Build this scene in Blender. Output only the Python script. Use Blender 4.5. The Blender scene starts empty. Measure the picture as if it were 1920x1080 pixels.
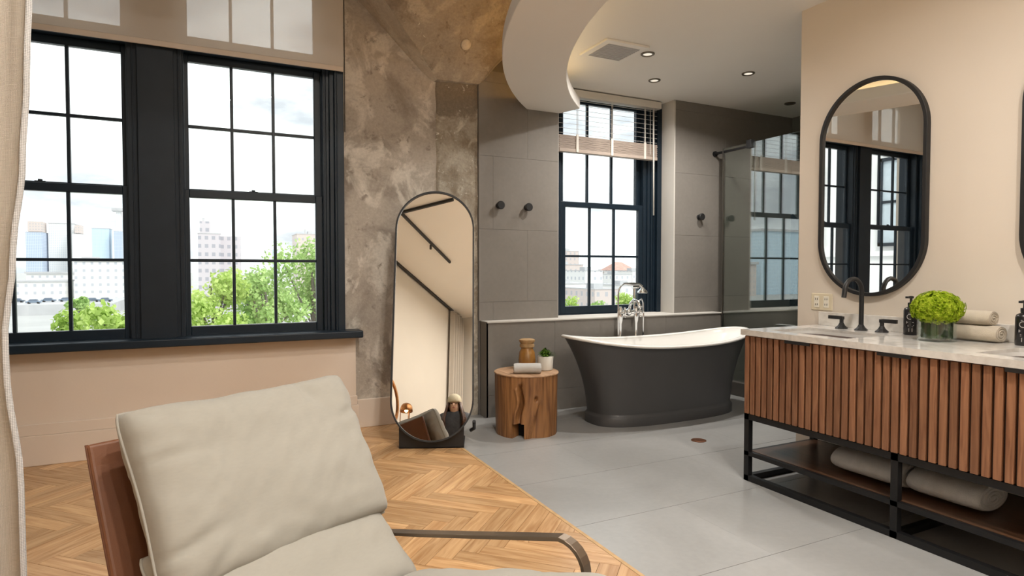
import bpy, bmesh, math, random
from mathutils import Vector, Matrix, noise as mnoise

random.seed(7)
R = math.radians
scene = bpy.context.scene
COL = scene.collection

# ------------------------------------------------------------------ camera
YAW, PITCH, FPX = R(26.2), R(1.75), 1150.0
cam_d = bpy.data.cameras.new('camera')
cam_d.sensor_fit = 'HORIZONTAL'
cam_d.sensor_width = 36.0
cam_d.lens = 36.0 * FPX / 1920.0
cam_d.clip_start = 0.02
cam_d.clip_end = 3000
cam = bpy.data.objects.new('camera', cam_d)
COL.objects.link(cam)
cam.location = (0, 0, 1.2)
cam.rotation_euler = (math.pi / 2 - PITCH, 0, -YAW)
scene.camera = cam

# ------------------------------------------------------------------ world: bright overcast sky
SKY = 1.9
world = bpy.data.worlds.new('overcast_sky')
scene.world = world
world.use_nodes = True
wn, wl = world.node_tree.nodes, world.node_tree.links
wn.clear()
w_tc = wn.new('ShaderNodeTexCoord')
w_map = wn.new('ShaderNodeMapping')
w_map.inputs['Scale'].default_value = (1.0, 1.0, 3.2)
w_no = wn.new('ShaderNodeTexNoise')
w_no.inputs['Scale'].default_value = 3.4
w_no.inputs['Detail'].default_value = 7
w_no.inputs['Roughness'].default_value = 0.55
w_cr = wn.new('ShaderNodeValToRGB')
w_cr.color_ramp.elements[0].position = 0.40
w_cr.color_ramp.elements[0].color = (0.43, 0.46, 0.50, 1)
w_cr.color_ramp.elements[1].position = 0.60
w_cr.color_ramp.elements[1].color = (0.97, 0.99, 1.0, 1)
w_bg = wn.new('ShaderNodeBackground')
w_bg.inputs['Strength'].default_value = SKY
w_out = wn.new('ShaderNodeOutputWorld')
wl.new(w_tc.outputs['Generated'], w_map.inputs['Vector'])
wl.new(w_map.outputs['Vector'], w_no.inputs['Vector'])
wl.new(w_no.outputs['Fac'], w_cr.inputs['Fac'])
wl.new(w_cr.outputs['Color'], w_bg.inputs['Color'])
wl.new(w_bg.outputs['Background'], w_out.inputs['Surface'])

# hazy sun behind the building: lights the trees and the city, never the room
sun_d = bpy.data.lights.new('hazy_sun', 'SUN')
sun_d.energy = 2.4
sun_d.angle = R(25)
sun_d.color = (1.0, 0.97, 0.92)
sun = bpy.data.objects.new('hazy_sun', sun_d)
COL.objects.link(sun)
sun.rotation_euler = (R(46), 0, R(46))

LAMP = 1.0          # overall factor of the room's own and the added lamps

# ------------------------------------------------------------------ exposure
vs = scene.view_settings
vs.view_transform = 'Standard'
vs.look = 'None'
vs.exposure = 0.1
vs.gamma = 1.0
vs.use_curve_mapping = False
scene.cycles.max_bounces = 8
scene.cycles.diffuse_bounces = 4
scene.cycles.glossy_bounces = 5
scene.cycles.transparent_max_bounces = 20
scene.cycles.sample_clamp_indirect = 4.0
scene.cycles.caustics_reflective = False
scene.cycles.caustics_refractive = False

# ================================================================== materials
MATS = {}

def new_mat(name):
    m = bpy.data.materials.new(name)
    m.use_nodes = True
    nt = m.node_tree
    nt.nodes.clear()
    out = nt.nodes.new('ShaderNodeOutputMaterial')
    MATS[name] = m
    return m, nt.nodes, nt.links, out

def rgba(c):
    return (c[0], c[1], c[2], 1.0)

def plain(name, col, rough=0.5, metal=0.0, var=0.06, vscale=6.0, bump=0.0, bscale=60.0, spec=0.5,
          coat=0.0, rand=0.0, stretch=None, var2=0.0, v2scale=40.0, sheen=0.0):
    """principled with noise variation, optional per-object random value and fine bump"""
    m, N, L, out = new_mat(name)
    b = N.new('ShaderNodeBsdfPrincipled')
    b.inputs['Roughness'].default_value = rough
    b.inputs['Metallic'].default_value = metal
    b.inputs['Specular IOR Level'].default_value = spec
    b.inputs['Coat Weight'].default_value = coat
    b.inputs['Sheen Weight'].default_value = sheen
    tc = N.new('ShaderNodeTexCoord')
    vec = tc.outputs['Object']
    if stretch:
        mp = N.new('ShaderNodeMapping')
        mp.inputs['Scale'].default_value = stretch
        L.new(vec, mp.inputs['Vector'])
        vec = mp.outputs['Vector']
    no = N.new('ShaderNodeTexNoise')
    no.inputs['Scale'].default_value = vscale
    no.inputs['Detail'].default_value = 5
    L.new(vec, no.inputs['Vector'])
    mr = N.new('ShaderNodeMapRange')
    mr.inputs['From Min'].default_value = 0.25
    mr.inputs['From Max'].default_value = 0.75
    mr.inputs['To Min'].default_value = 1 - var
    mr.inputs['To Max'].default_value = 1 + var
    L.new(no.outputs['Fac'], mr.inputs['Value'])
    val = mr.outputs['Result']
    if var2:
        n2 = N.new('ShaderNodeTexNoise')
        n2.inputs['Scale'].default_value = v2scale
        n2.inputs['Detail'].default_value = 3
        L.new(vec, n2.inputs['Vector'])
        m2 = N.new('ShaderNodeMapRange')
        m2.inputs['From Min'].default_value = 0.3
        m2.inputs['From Max'].default_value = 0.7
        m2.inputs['To Min'].default_value = 1 - var2
        m2.inputs['To Max'].default_value = 1 + var2
        L.new(n2.outputs['Fac'], m2.inputs['Value'])
        mm = N.new('ShaderNodeMath')
        mm.operation = 'MULTIPLY'
        L.new(val, mm.inputs[0])
        L.new(m2.outputs['Result'], mm.inputs[1])
        val = mm.outputs[0]
    if rand:
        oi = N.new('ShaderNodeObjectInfo')
        rr = N.new('ShaderNodeMapRange')
        rr.inputs['To Min'].default_value = 1 - rand
        rr.inputs['To Max'].default_value = 1 + rand
        L.new(oi.outputs['Random'], rr.inputs['Value'])
        mm = N.new('ShaderNodeMath')
        mm.operation = 'MULTIPLY'
        L.new(val, mm.inputs[0])
        L.new(rr.outputs['Result'], mm.inputs[1])
        val = mm.outputs[0]
    sc = N.new('ShaderNodeVectorMath')
    sc.operation = 'SCALE'
    sc.inputs[0].default_value = col[:3]
    L.new(val, sc.inputs['Scale'])
    L.new(sc.outputs['Vector'], b.inputs['Base Color'])
    if bump:
        bn = N.new('ShaderNodeTexNoise')
        bn.inputs['Scale'].default_value = bscale
        bn.inputs['Detail'].default_value = 4
        L.new(vec, bn.inputs['Vector'])
        bp = N.new('ShaderNodeBump')
        bp.inputs['Strength'].default_value = bump
        bp.inputs['Distance'].default_value = 0.01
        L.new(bn.outputs['Fac'], bp.inputs['Height'])
        L.new(bp.outputs['Normal'], b.inputs['Normal'])
    L.new(b.outputs['BSDF'], out.inputs['Surface'])
    return m

def emit(name, col, strength):
    m, N, L, out = new_mat(name)
    e = N.new('ShaderNodeEmission')
    e.inputs['Color'].default_value = rgba(col)
    e.inputs['Strength'].default_value = strength
    L.new(e.outputs['Emission'], out.inputs['Surface'])
    return m

def glass(name, tint=(0.97, 0.99, 0.98), f0=0.04, rough=0.0):
    m, N, L, out = new_mat(name)
    tr = N.new('ShaderNodeBsdfTransparent')
    tr.inputs['Color'].default_value = rgba(tint)
    gl = N.new('ShaderNodeBsdfGlossy')
    gl.inputs['Roughness'].default_value = rough
    gl.inputs['Color'].default_value = (1, 1, 1, 1)
    lw = N.new('ShaderNodeLayerWeight')
    lw.inputs['Blend'].default_value = 0.5
    pw = N.new('ShaderNodeMath'); pw.operation = 'POWER'
    pw.inputs[1].default_value = 5.0
    L.new(lw.outputs['Facing'], pw.inputs[0])
    ma = N.new('ShaderNodeMath'); ma.operation = 'MULTIPLY_ADD'
    ma.inputs[1].default_value = 1 - f0
    ma.inputs[2].default_value = f0
    L.new(pw.outputs[0], ma.inputs[0])
    mx = N.new('ShaderNodeMixShader')
    L.new(ma.outputs[0], mx.inputs['Fac'])
    L.new(tr.outputs['BSDF'], mx.inputs[1])
    L.new(gl.outputs['BSDF'], mx.inputs[2])
    L.new(mx.outputs['Shader'], out.inputs['Surface'])
    return m

def ramp_mat(name, stops, scale=2.0, detail=8, rough=0.8, bump=0.2, dist=0.6, spec=0.3, fine=0.12, stretch=(1, 1, 1), finescale=35):
    """mottled surface: distorted noise through a colour ramp with a fine second noise"""
    m, N, L, out = new_mat(name)
    b = N.new('ShaderNodeBsdfPrincipled')
    b.inputs['Roughness'].default_value = rough
    b.inputs['Specular IOR Level'].default_value = spec
    geo = N.new('ShaderNodeNewGeometry')
    mp = N.new('ShaderNodeMapping')
    mp.inputs['Scale'].default_value = stretch
    L.new(geo.outputs['Position'], mp.inputs['Vector'])
    no = N.new('ShaderNodeTexNoise')
    no.inputs['Scale'].default_value = scale
    no.inputs['Detail'].default_value = detail
    no.inputs['Roughness'].default_value = 0.62
    no.inputs['Distortion'].default_value = dist
    L.new(mp.outputs['Vector'], no.inputs['Vector'])
    cr = N.new('ShaderNodeValToRGB')
    els = cr.color_ramp.elements
    els[0].position, els[0].color = stops[0][0], rgba(stops[0][1])
    els[1].position, els[1].color = stops[-1][0], rgba(stops[-1][1])
    for p, c in stops[1:-1]:
        e = els.new(p)
        e.color = rgba(c)
    L.new(no.outputs['Fac'], cr.inputs['Fac'])
    n2 = N.new('ShaderNodeTexNoise')
    n2.inputs['Scale'].default_value = finescale
    n2.inputs['Detail'].default_value = 6
    L.new(mp.outputs['Vector'], n2.inputs['Vector'])
    mr = N.new('ShaderNodeMapRange')
    mr.inputs['From Min'].default_value = 0.3
    mr.inputs['From Max'].default_value = 0.7
    mr.inputs['To Min'].default_value = 1 - fine
    mr.inputs['To Max'].default_value = 1 + fine
    L.new(n2.outputs['Fac'], mr.inputs['Value'])
    sc = N.new('ShaderNodeVectorMath'); sc.operation = 'SCALE'
    L.new(cr.outputs['Color'], sc.inputs[0])
    L.new(mr.outputs['Result'], sc.inputs['Scale'])
    L.new(sc.outputs['Vector'], b.inputs['Base Color'])
    ad = N.new('ShaderNodeMath'); ad.operation = 'MULTIPLY_ADD'
    ad.inputs[1].default_value = 0.35
    L.new(n2.outputs['Fac'], ad.inputs[0])
    L.new(no.outputs['Fac'], ad.inputs[2])
    bp = N.new('ShaderNodeBump')
    bp.inputs['Strength'].default_value = bump
    bp.inputs['Distance'].default_value = 0.02
    L.new(ad.outputs[0], bp.inputs['Height'])
    L.new(bp.outputs['Normal'], b.inputs['Normal'])
    L.new(b.outputs['BSDF'], out.inputs['Surface'])
    return m

def wood(name, c1, c2, rough=0.4, axis=0, scale=1.0, rand=0.18, coat=0.0, knots=0.0):
    """long grain along a local axis, per-object value shift"""
    m, N, L, out = new_mat(name)
    b = N.new('ShaderNodeBsdfPrincipled')
    b.inputs['Roughness'].default_value = rough
    b.inputs['Coat Weight'].default_value = coat
    b.inputs['Coat Roughness'].default_value = 0.25
    tc = N.new('ShaderNodeTexCoord')
    oi = N.new('ShaderNodeObjectInfo')
    off = N.new('ShaderNodeVectorMath'); off.operation = 'SCALE'
    off.inputs[0].default_value = (13.0, 7.0, 5.0)
    L.new(oi.outputs['Random'], off.inputs['Scale'])
    add = N.new('ShaderNodeVectorMath'); add.operation = 'ADD'
    L.new(tc.outputs['Object'], add.inputs[0])
    L.new(off.outputs['Vector'], add.inputs[1])
    mp = N.new('ShaderNodeMapping')
    s = [22.0 * scale] * 3
    s[axis] = 1.6 * scale
    mp.inputs['Scale'].default_value = s
    L.new(add.outputs['Vector'], mp.inputs['Vector'])
    no = N.new('ShaderNodeTexNoise')
    no.inputs['Scale'].default_value = 1.6
    no.inputs['Detail'].default_value = 6
    no.inputs['Distortion'].default_value = 1.2
    L.new(mp.outputs['Vector'], no.inputs['Vector'])
    cr = N.new('ShaderNodeValToRGB')
    cr.color_ramp.elements[0].position = 0.32
    cr.color_ramp.elements[0].color = rgba(c1)
    cr.color_ramp.elements[1].position = 0.66
    cr.color_ramp.elements[1].color = rgba(c2)
    L.new(no.outputs['Fac'], cr.inputs['Fac'])
    rr = N.new('ShaderNodeMapRange')
    rr.inputs['To Min'].default_value = 1 - rand
    rr.inputs['To Max'].default_value = 1 + rand
    L.new(oi.outputs['Random'], rr.inputs['Value'])
    sc = N.new('ShaderNodeVectorMath'); sc.operation = 'SCALE'
    L.new(cr.outputs['Color'], sc.inputs[0])
    L.new(rr.outputs['Result'], sc.inputs['Scale'])
    L.new(sc.outputs['Vector'], b.inputs['Base Color'])
    bp = N.new('ShaderNodeBump')
    bp.inputs['Strength'].default_value = 0.08
    bp.inputs['Distance'].default_value = 0.004
    L.new(no.outputs['Fac'], bp.inputs['Height'])
    L.new(bp.outputs['Normal'], b.inputs['Normal'])
    L.new(b.outputs['BSDF'], out.inputs['Surface'])
    return m

def weave(name, col, alpha=0.0, trans=0.3, scale=900.0, var=0.10, bump=0.25, rough=0.9):
    """woven cloth: two crossed wave textures, optional open weave (alpha) and translucency"""
    m, N, L, out = new_mat(name)
    tc = N.new('ShaderNodeTexCoord')
    w1 = N.new('ShaderNodeTexWave'); w1.bands_direction = 'X'
    w1.inputs['Scale'].default_value = scale / 20
    w2 = N.new('ShaderNodeTexWave'); w2.bands_direction = 'Z'
    w2.inputs['Scale'].default_value = scale / 20
    for w in (w1, w2):
        w.inputs['Distortion'].default_value = 1.5
        L.new(tc.outputs['Object'], w.inputs['Vector'])
    ad = N.new('ShaderNodeMath'); ad.operation = 'ADD'
    L.new(w1.outputs['Fac'], ad.inputs[0])
    L.new(w2.outputs['Fac'], ad.inputs[1])
    no = N.new('ShaderNodeTexNoise')
    no.inputs['Scale'].default_value = 55
    no.inputs['Detail'].default_value = 5
    mpn = N.new('ShaderNodeMapping')
    mpn.inputs['Scale'].default_value = (1, 1, 4)
    L.new(tc.outputs['Object'], mpn.inputs['Vector'])
    L.new(mpn.outputs['Vector'], no.inputs['Vector'])
    a2 = N.new('ShaderNodeMath'); a2.operation = 'ADD'
    L.new(ad.outputs[0], a2.inputs[0])
    L.new(no.outputs['Fac'], a2.inputs[1])
    mr = N.new('ShaderNodeMapRange')
    mr.inputs['From Min'].default_value = 0.6
    mr.inputs['From Max'].default_value = 2.4
    mr.inputs['To Min'].default_value = 1 - var
    mr.inputs['To Max'].default_value = 1 + var
    L.new(a2.outputs[0], mr.inputs['Value'])
    sc = N.new('ShaderNodeVectorMath'); sc.operation = 'SCALE'
    sc.inputs[0].default_value = col[:3]
    L.new(mr.outputs['Result'], sc.inputs['Scale'])
    bp = N.new('ShaderNodeBump')
    bp.inputs['Strength'].default_value = bump
    bp.inputs['Distance'].default_value = 0.002
    L.new(a2.outputs[0], bp.inputs['Height'])
    d = N.new('ShaderNodeBsdfPrincipled')
    d.inputs['Roughness'].default_value = rough
    d.inputs['Specular IOR Level'].default_value = 0.15
    d.inputs['Sheen Weight'].default_value = 0.15
    L.new(sc.outputs['Vector'], d.inputs['Base Color'])
    L.new(bp.outputs['Normal'], d.inputs['Normal'])
    sh = d.outputs['BSDF']
    if trans:
        t = N.new('ShaderNodeBsdfTranslucent')
        L.new(sc.outputs['Vector'], t.inputs['Color'])
        mx = N.new('ShaderNodeMixShader')
        mx.inputs['Fac'].default_value = trans
        L.new(sh, mx.inputs[1]); L.new(t.outputs['BSDF'], mx.inputs[2])
        sh = mx.outputs['Shader']
    if alpha:
        t = N.new('ShaderNodeBsdfTransparent')
        mx = N.new('ShaderNodeMixShader')
        mx.inputs['Fac'].default_value = alpha
        L.new(sh, mx.inputs[1]); L.new(t.outputs['BSDF'], mx.inputs[2])
        sh = mx.outputs['Shader']
    L.new(sh, out.inputs['Surface'])
    return m

def facade(name, wall_c, glass_c, sx, sz, fx=0.6, fz=0.55, rough=0.6):
    """far facade whose windows are a few pixels: grid of panes from the wall-plane position"""
    m, N, L, out = new_mat(name)
    b = N.new('ShaderNodeBsdfPrincipled')
    b.inputs['Roughness'].default_value = rough
    g = N.new('ShaderNodeNewGeometry')
    sp = N.new('ShaderNodeSeparateXYZ')
    L.new(g.outputs['Position'], sp.inputs['Vector'])
    def cell(sock, s, f):
        d = N.new('ShaderNodeMath'); d.operation = 'MULTIPLY'; d.inputs[1].default_value = 1 / s
        L.new(sock, d.inputs[0])
        fr = N.new('ShaderNodeMath'); fr.operation = 'FRACT'
        L.new(d.outputs[0], fr.inputs[0])
        lt = N.new('ShaderNodeMath'); lt.operation = 'LESS_THAN'; lt.inputs[1].default_value = f
        L.new(fr.outputs[0], lt.inputs[0])
        return lt.outputs[0]
    ax = N.new('ShaderNodeMath'); ax.operation = 'ADD'
    L.new(sp.outputs['X'], ax.inputs[0]); L.new(sp.outputs['Y'], ax.inputs[1])
    mu = N.new('ShaderNodeMath'); mu.operation = 'MULTIPLY'
    L.new(cell(ax.outputs[0], sx, fx), mu.inputs[0]); L.new(cell(sp.outputs['Z'], sz, fz), mu.inputs[1])
    mx = N.new('ShaderNodeMix'); mx.data_type = 'RGBA'
    mx.inputs[6].default_value = rgba(wall_c); mx.inputs[7].default_value = rgba(glass_c)
    L.new(mu.outputs[0], mx.inputs[0])
    L.new(mx.outputs[2], b.inputs['Base Color'])
    L.new(b.outputs['BSDF'], out.inputs['Surface'])
    return m

def leafmat(name, c1, c2, scale=0.6, rand=False):
    m, N, L, out = new_mat(name)
    geo = N.new('ShaderNodeNewGeometry')
    no = N.new('ShaderNodeTexNoise')
    no.inputs['Scale'].default_value = scale
    no.inputs['Detail'].default_value = 3
    L.new(geo.outputs['Position'], no.inputs['Vector'])
    mix = N.new('ShaderNodeMath'); mix.operation = 'MULTIPLY_ADD'
    mix.inputs[1].default_value = 0.45
    L.new(geo.outputs['Random Per Island'], mix.inputs[0])
    sub = N.new('ShaderNodeMath'); sub.operation = 'SUBTRACT'; sub.inputs[1].default_value = 0.22
    L.new(no.outputs['Fac'], sub.inputs[0])
    L.new(sub.outputs[0], mix.inputs[2])
    cr = N.new('ShaderNodeValToRGB')
    cr.color_ramp.elements[0].position = 0.25
    cr.color_ramp.elements[0].color = rgba(c1)
    cr.color_ramp.elements[1].position = 0.75
    cr.color_ramp.elements[1].color = rgba(c2)
    L.new(mix.outputs[0], cr.inputs['Fac'])
    d = N.new('ShaderNodeBsdfDiffuse')
    t = N.new('ShaderNodeBsdfTranslucent')
    L.new(cr.outputs['Color'], d.inputs['Color'])
    L.new(cr.outputs['Color'], t.inputs['Color'])
    mx = N.new('ShaderNodeMixShader'); mx.inputs['Fac'].default_value = 0.4
    L.new(d.outputs['BSDF'], mx.inputs[1]); L.new(t.outputs['BSDF'], mx.inputs[2])
    L.new(mx.outputs['Shader'], out.inputs['Surface'])
    return m

plain('plaster_white', (0.56, 0.52, 0.455), 0.85, var=0.03, vscale=1.2, bump=0.03, bscale=90)
plain('plaster_beige', (0.72, 0.615, 0.515), 0.85, var=0.03, vscale=1.5, bump=0.03, bscale=90)
plain('plaster_vanity', (0.68, 0.61, 0.525), 0.8, var=0.03, vscale=1.5, bump=0.03, bscale=90)
plain('ceiling_white', (0.84, 0.815, 0.765), 0.9, var=0.02, vscale=1.0)
def concrete(name, dark, mid, pale, scale, fleck, stain_z=None, grain=0.10, bump=0.25):
    """old plastered concrete: broad stains, pale plaster patches, small white flecks, optional dark band of bare concrete"""
    m, N, L, out = new_mat(name)
    b = N.new('ShaderNodeBsdfPrincipled')
    b.inputs['Roughness'].default_value = 0.85
    b.inputs['Specular IOR Level'].default_value = 0.25
    geo = N.new('ShaderNodeNewGeometry')
    def noise_(sc, det, rough=0.55, dist=0.0, off=0.0, st=(1, 1, 1)):
        mp = N.new('ShaderNodeMapping')
        mp.inputs['Location'].default_value = (off, off * 0.7, off * 1.3)
        mp.inputs['Scale'].default_value = st
        L.new(geo.outputs['Position'], mp.inputs['Vector'])
        n = N.new('ShaderNodeTexNoise')
        n.inputs['Scale'].default_value = sc
        n.inputs['Detail'].default_value = det
        n.inputs['Roughness'].default_value = rough
        n.inputs['Distortion'].default_value = dist
        L.new(mp.outputs['Vector'], n.inputs['Vector'])
        return n.outputs['Fac']
    def ramp(sock, p0, p1):
        r = N.new('ShaderNodeMapRange')
        r.interpolation_type = 'SMOOTHSTEP'
        r.inputs['From Min'].default_value = p0
        r.inputs['From Max'].default_value = p1
        L.new(sock, r.inputs['Value'])
        return r.outputs['Result']
    def mixc(fac, a, c):
        x = N.new('ShaderNodeMix'); x.data_type = 'RGBA'
        L.new(fac, x.inputs[0])
        if isinstance(a, tuple): x.inputs[6].default_value = rgba(a)
        else: L.new(a, x.inputs[6])
        if isinstance(c, tuple): x.inputs[7].default_value = rgba(c)
        else: L.new(c, x.inputs[7])
        return x.outputs[2]
    big = noise_(scale, 5, 0.6, 0.5)
    col = mixc(ramp(big, 0.36, 0.56), dark, mid)
    col = mixc(ramp(noise_(scale * 1.7, 6, 0.62, 0.8, 5.0, (1, 1, 0.7)), 0.50, 0.62), col, pale)
    col = mixc(ramp(noise_(scale * 5, 6, 0.7, 0.3, 9.0), 0.56, 0.70), col, dark)
    if stain_z:
        sp = N.new('ShaderNodeSeparateXYZ')
        L.new(geo.outputs['Position'], sp.inputs['Vector'])
        ad = N.new('ShaderNodeMath'); ad.operation = 'MULTIPLY_ADD'
        ad.inputs[1].default_value = 0.75
        L.new(noise_(5, 8, 0.7, 0.6, 3.0), ad.inputs[0])
        L.new(sp.outputs['Z'], ad.inputs[2])
        col = mixc(ramp(ad.outputs[0], stain_z, stain_z + 0.10), col, tuple(c * 0.85 for c in dark))
    fl = ramp(noise_(26, 5, 0.7, 0.6, 13.0), 0.675 - fleck, 0.70 - fleck)
    region = ramp(noise_(3.0, 3, 0.5, 0.0, 21.0), 0.50, 0.58)
    mm = N.new('ShaderNodeMath'); mm.operation = 'MULTIPLY'
    L.new(fl, mm.inputs[0]); L.new(region, mm.inputs[1])
    col = mixc(mm.outputs[0], col, (0.72, 0.69, 0.62))
    fine = noise_(60, 4, 0.6)
    fr_ = N.new('ShaderNodeMapRange')
    fr_.inputs['From Min'].default_value = 0.3; fr_.inputs['From Max'].default_value = 0.7
    fr_.inputs['To Min'].default_value = 1 - grain; fr_.inputs['To Max'].default_value = 1 + grain
    L.new(fine, fr_.inputs['Value'])
    sc_ = N.new('ShaderNodeVectorMath'); sc_.operation = 'SCALE'
    L.new(col, sc_.inputs[0]); L.new(fr_.outputs['Result'], sc_.inputs['Scale'])
    L.new(sc_.outputs['Vector'], b.inputs['Base Color'])
    bp = N.new('ShaderNodeBump')
    bp.inputs['Strength'].default_value = bump
    bp.inputs['Distance'].default_value = 0.02
    L.new(noise_(scale * 6, 8, 0.65, 0.3), bp.inputs['Height'])
    L.new(bp.outputs['Normal'], b.inputs['Normal'])
    L.new(b.outputs['BSDF'], out.inputs['Surface'])
    return m
concrete('concrete', (0.27, 0.23, 0.19), (0.43, 0.38, 0.32), (0.60, 0.55, 0.475), 2.2, 0.0)
concrete('concrete_column', (0.25, 0.205, 0.15), (0.40, 0.355, 0.285), (0.56, 0.51, 0.42), 3.2, 0.07, stain_z=2.76, grain=0.14, bump=0.4)
concrete('concrete_pale', (0.40, 0.345, 0.275), (0.56, 0.50, 0.42), (0.62, 0.57, 0.49), 2.2, -0.02)
concrete('concrete_rough', (0.23, 0.19, 0.15), (0.37, 0.325, 0.27), (0.46, 0.41, 0.34), 2.8, 0.03, grain=0.12, bump=0.4)
ramp_mat('wall_tile', [(0.3, (0.205, 0.188, 0.168)), (0.7, (0.25, 0.232, 0.21))], scale=0.9, detail=4, rough=0.55, bump=0.02, dist=0.4, fine=0.03)
plain('grout', (0.165, 0.15, 0.135), 0.9)
plain('reveal_paint', (0.60, 0.575, 0.53), 0.7, var=0.03)
ramp_mat('floor_tile', [(0.3, (0.285, 0.287, 0.282)), (0.7, (0.36, 0.362, 0.357))], scale=1.3, detail=7, rough=0.28, bump=0.015, dist=0.7, spec=0.45, fine=0.035)
plain('floor_grout', (0.27, 0.26, 0.245), 0.8)
wood('oak_plank', (0.42, 0.225, 0.095), (0.63, 0.395, 0.195), rough=0.26, axis=0, rand=0.20)
plain('wood_seam', (0.16, 0.085, 0.04), 0.8)
plain('window_black', (0.008, 0.017, 0.028), 0.38, var=0.12, spec=0.35)
plain('window_charcoal', (0.013, 0.020, 0.029), 0.5, var=0.15, spec=0.3)
glass('pane_glass')
glass('shower_glass', tint=(0.84, 0.90, 0.87), f0=0.20)
glass('vase_glass', tint=(0.95, 0.98, 0.97), f0=0.06)
weave('shade_cloth', (0.86, 0.80, 0.72), alpha=0.42, trans=0.22, scale=1600, var=0.03, bump=0.0)
plain('shade_bar', (0.62, 0.54, 0.46), 0.7)
weave('curtain_cloth', (0.62, 0.56, 0.48), trans=0.25, scale=2600, var=0.16, bump=0.5)
weave('curtain_fringe', (0.72, 0.72, 0.72), trans=0.3, scale=1500, var=0.3, bump=0.4)
weave('linen', (0.315, 0.30, 0.262), trans=0.0, scale=9000, var=0.10, bump=0.25)
plain('leather', (0.135, 0.050, 0.019), 0.5, var=0.18, vscale=5, bump=0.08, bscale=220, spec=0.45)
plain('leather_edge', (0.11, 0.04, 0.018), 0.5, var=0.1)
plain('bronze', (0.20, 0.155, 0.115), 0.36, metal=0.85, var=0.08)
plain('black_metal', (0.012, 0.012, 0.013), 0.42, metal=0.3, var=0.1, spec=0.5)
plain('matte_black', (0.010, 0.010, 0.011), 0.5, var=0.1)
m, N, L, out = new_mat('mirror_glass')
g = N.new('ShaderNodeBsdfGlossy')
g.inputs['Roughness'].default_value = 0.0
g.inputs['Color'].default_value = (0.90, 0.90, 0.88, 1)
L.new(g.outputs['BSDF'], out.inputs['Surface'])
plain('tub_grey', (0.066, 0.066, 0.068), 0.42, var=0.06, vscale=3, spec=0.4)
plain('tub_white', (0.80, 0.79, 0.76), 0.18, var=0.01, spec=0.5, coat=0.3)
plain('chrome', (0.86, 0.87, 0.88), 0.07, metal=1.0, var=0.01)
plain('steel_dark', (0.25, 0.24, 0.23), 0.3, metal=1.0, var=0.1)
wood('walnut', (0.185, 0.077, 0.038), (0.315, 0.150, 0.078), rough=0.45, axis=2, scale=1.3, rand=0.22)
wood('walnut_dark', (0.055, 0.026, 0.014), (0.105, 0.052, 0.028), rough=0.30, axis=1, scale=1.0, rand=0.05, coat=0.2)
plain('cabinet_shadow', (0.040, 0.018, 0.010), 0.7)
ramp_mat('marble', [(0.30, (0.56, 0.53, 0.49)), (0.5, (0.68, 0.655, 0.615)), (0.7, (0.74, 0.72, 0.68))], scale=7, detail=10, rough=0.09, bump=0.0, dist=1.4, spec=0.5, fine=0.05)
wood('stump_wood', (0.12, 0.045, 0.014), (0.33, 0.155, 0.055), rough=0.5, axis=2, scale=0.75, rand=0.0)
wood('stump_end', (0.33, 0.19, 0.10), (0.56, 0.36, 0.22), rough=0.5, axis=1, scale=0.6, rand=0.0)
plain('stump_pale', (0.50, 0.32, 0.15), 0.55, var=0.2, vscale=20)
plain('notch_shade', (0.006, 0.004, 0.003), 0.9)
plain('towel_white', (0.74, 0.735, 0.71), 0.95, var=0.05, vscale=25, bump=0.9, bscale=420, sheen=0.3)
plain('towel_cream', (0.74, 0.64, 0.50), 0.95, var=0.06, vscale=25, bump=0.9, bscale=420, sheen=0.3)
plain('towel_grey', (0.76, 0.76, 0.76), 0.95, var=0.08, vscale=25, bump=1.0, bscale=420, sheen=0.3)
plain('amber_glass', (0.36, 0.175, 0.045), 0.10, var=0.3, vscale=14, spec=0.6, coat=0.5)
plain('cork', (0.42, 0.27, 0.13), 0.8, var=0.2, vscale=40)
plain('pot_white', (0.70, 0.68, 0.62), 0.5, var=0.04)
leafmat('plant_leaf', (0.03, 0.075, 0.012), (0.12, 0.22, 0.035), scale=60)
leafmat('hydrangea', (0.20, 0.32, 0.010), (0.52, 0.64, 0.06), scale=35)
leafmat('vase_leaf', (0.012, 0.035, 0.008), (0.05, 0.10, 0.03), scale=60)
plain('soil', (0.03, 0.02, 0.012), 0.9)
plain('bottle_black', (0.010, 0.009, 0.010), 0.25, var=0.1, spec=0.5)
plain('label_ink', (0.42, 0.40, 0.38), 0.6)
plain('outlet_cream', (0.70, 0.62, 0.46), 0.4, var=0.03)
plain('outlet_socket', (0.80, 0.76, 0.66), 0.3, var=0.02)
weave('blind_slat', (0.56, 0.53, 0.50), trans=0.12, scale=300, var=0.03, bump=0.0, rough=0.5)
plain('blind_wood', (0.40, 0.33, 0.28), 0.55, var=0.14, vscale=12, stretch=(1, 6, 20))
plain('blind_white', (0.70, 0.67, 0.61), 0.5, var=0.03)
plain('cord_white', (0.72, 0.70, 0.66), 0.6)
plain('vent_white', (0.82, 0.80, 0.75), 0.5, var=0.02)
plain('vent_grey', (0.46, 0.46, 0.46), 0.6, var=0.06)
plain('ring_nickel', (0.20, 0.17, 0.13), 0.35, metal=0.8, var=0.05)
emit('led_disc', (1.0, 0.90, 0.74), 0.9)
plain('lamp_dark', (0.05, 0.045, 0.04), 0.4)
emit('led_warm', (1.0, 0.72, 0.38), 7.0 * LAMP)
emit('led_amber', (1.0, 0.52, 0.13), 11.0 * LAMP)
emit('bulb_glow', (1.0, 0.78, 0.48), 6.0)
plain('brass', (0.42, 0.20, 0.08), 0.25, metal=0.9, var=0.08)
plain('green_tile', (0.012, 0.030, 0.028), 0.18, var=0.3, vscale=3, rand=0.3, spec=0.5)
plain('green_grout', (0.16, 0.17, 0.16), 0.8)
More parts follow.
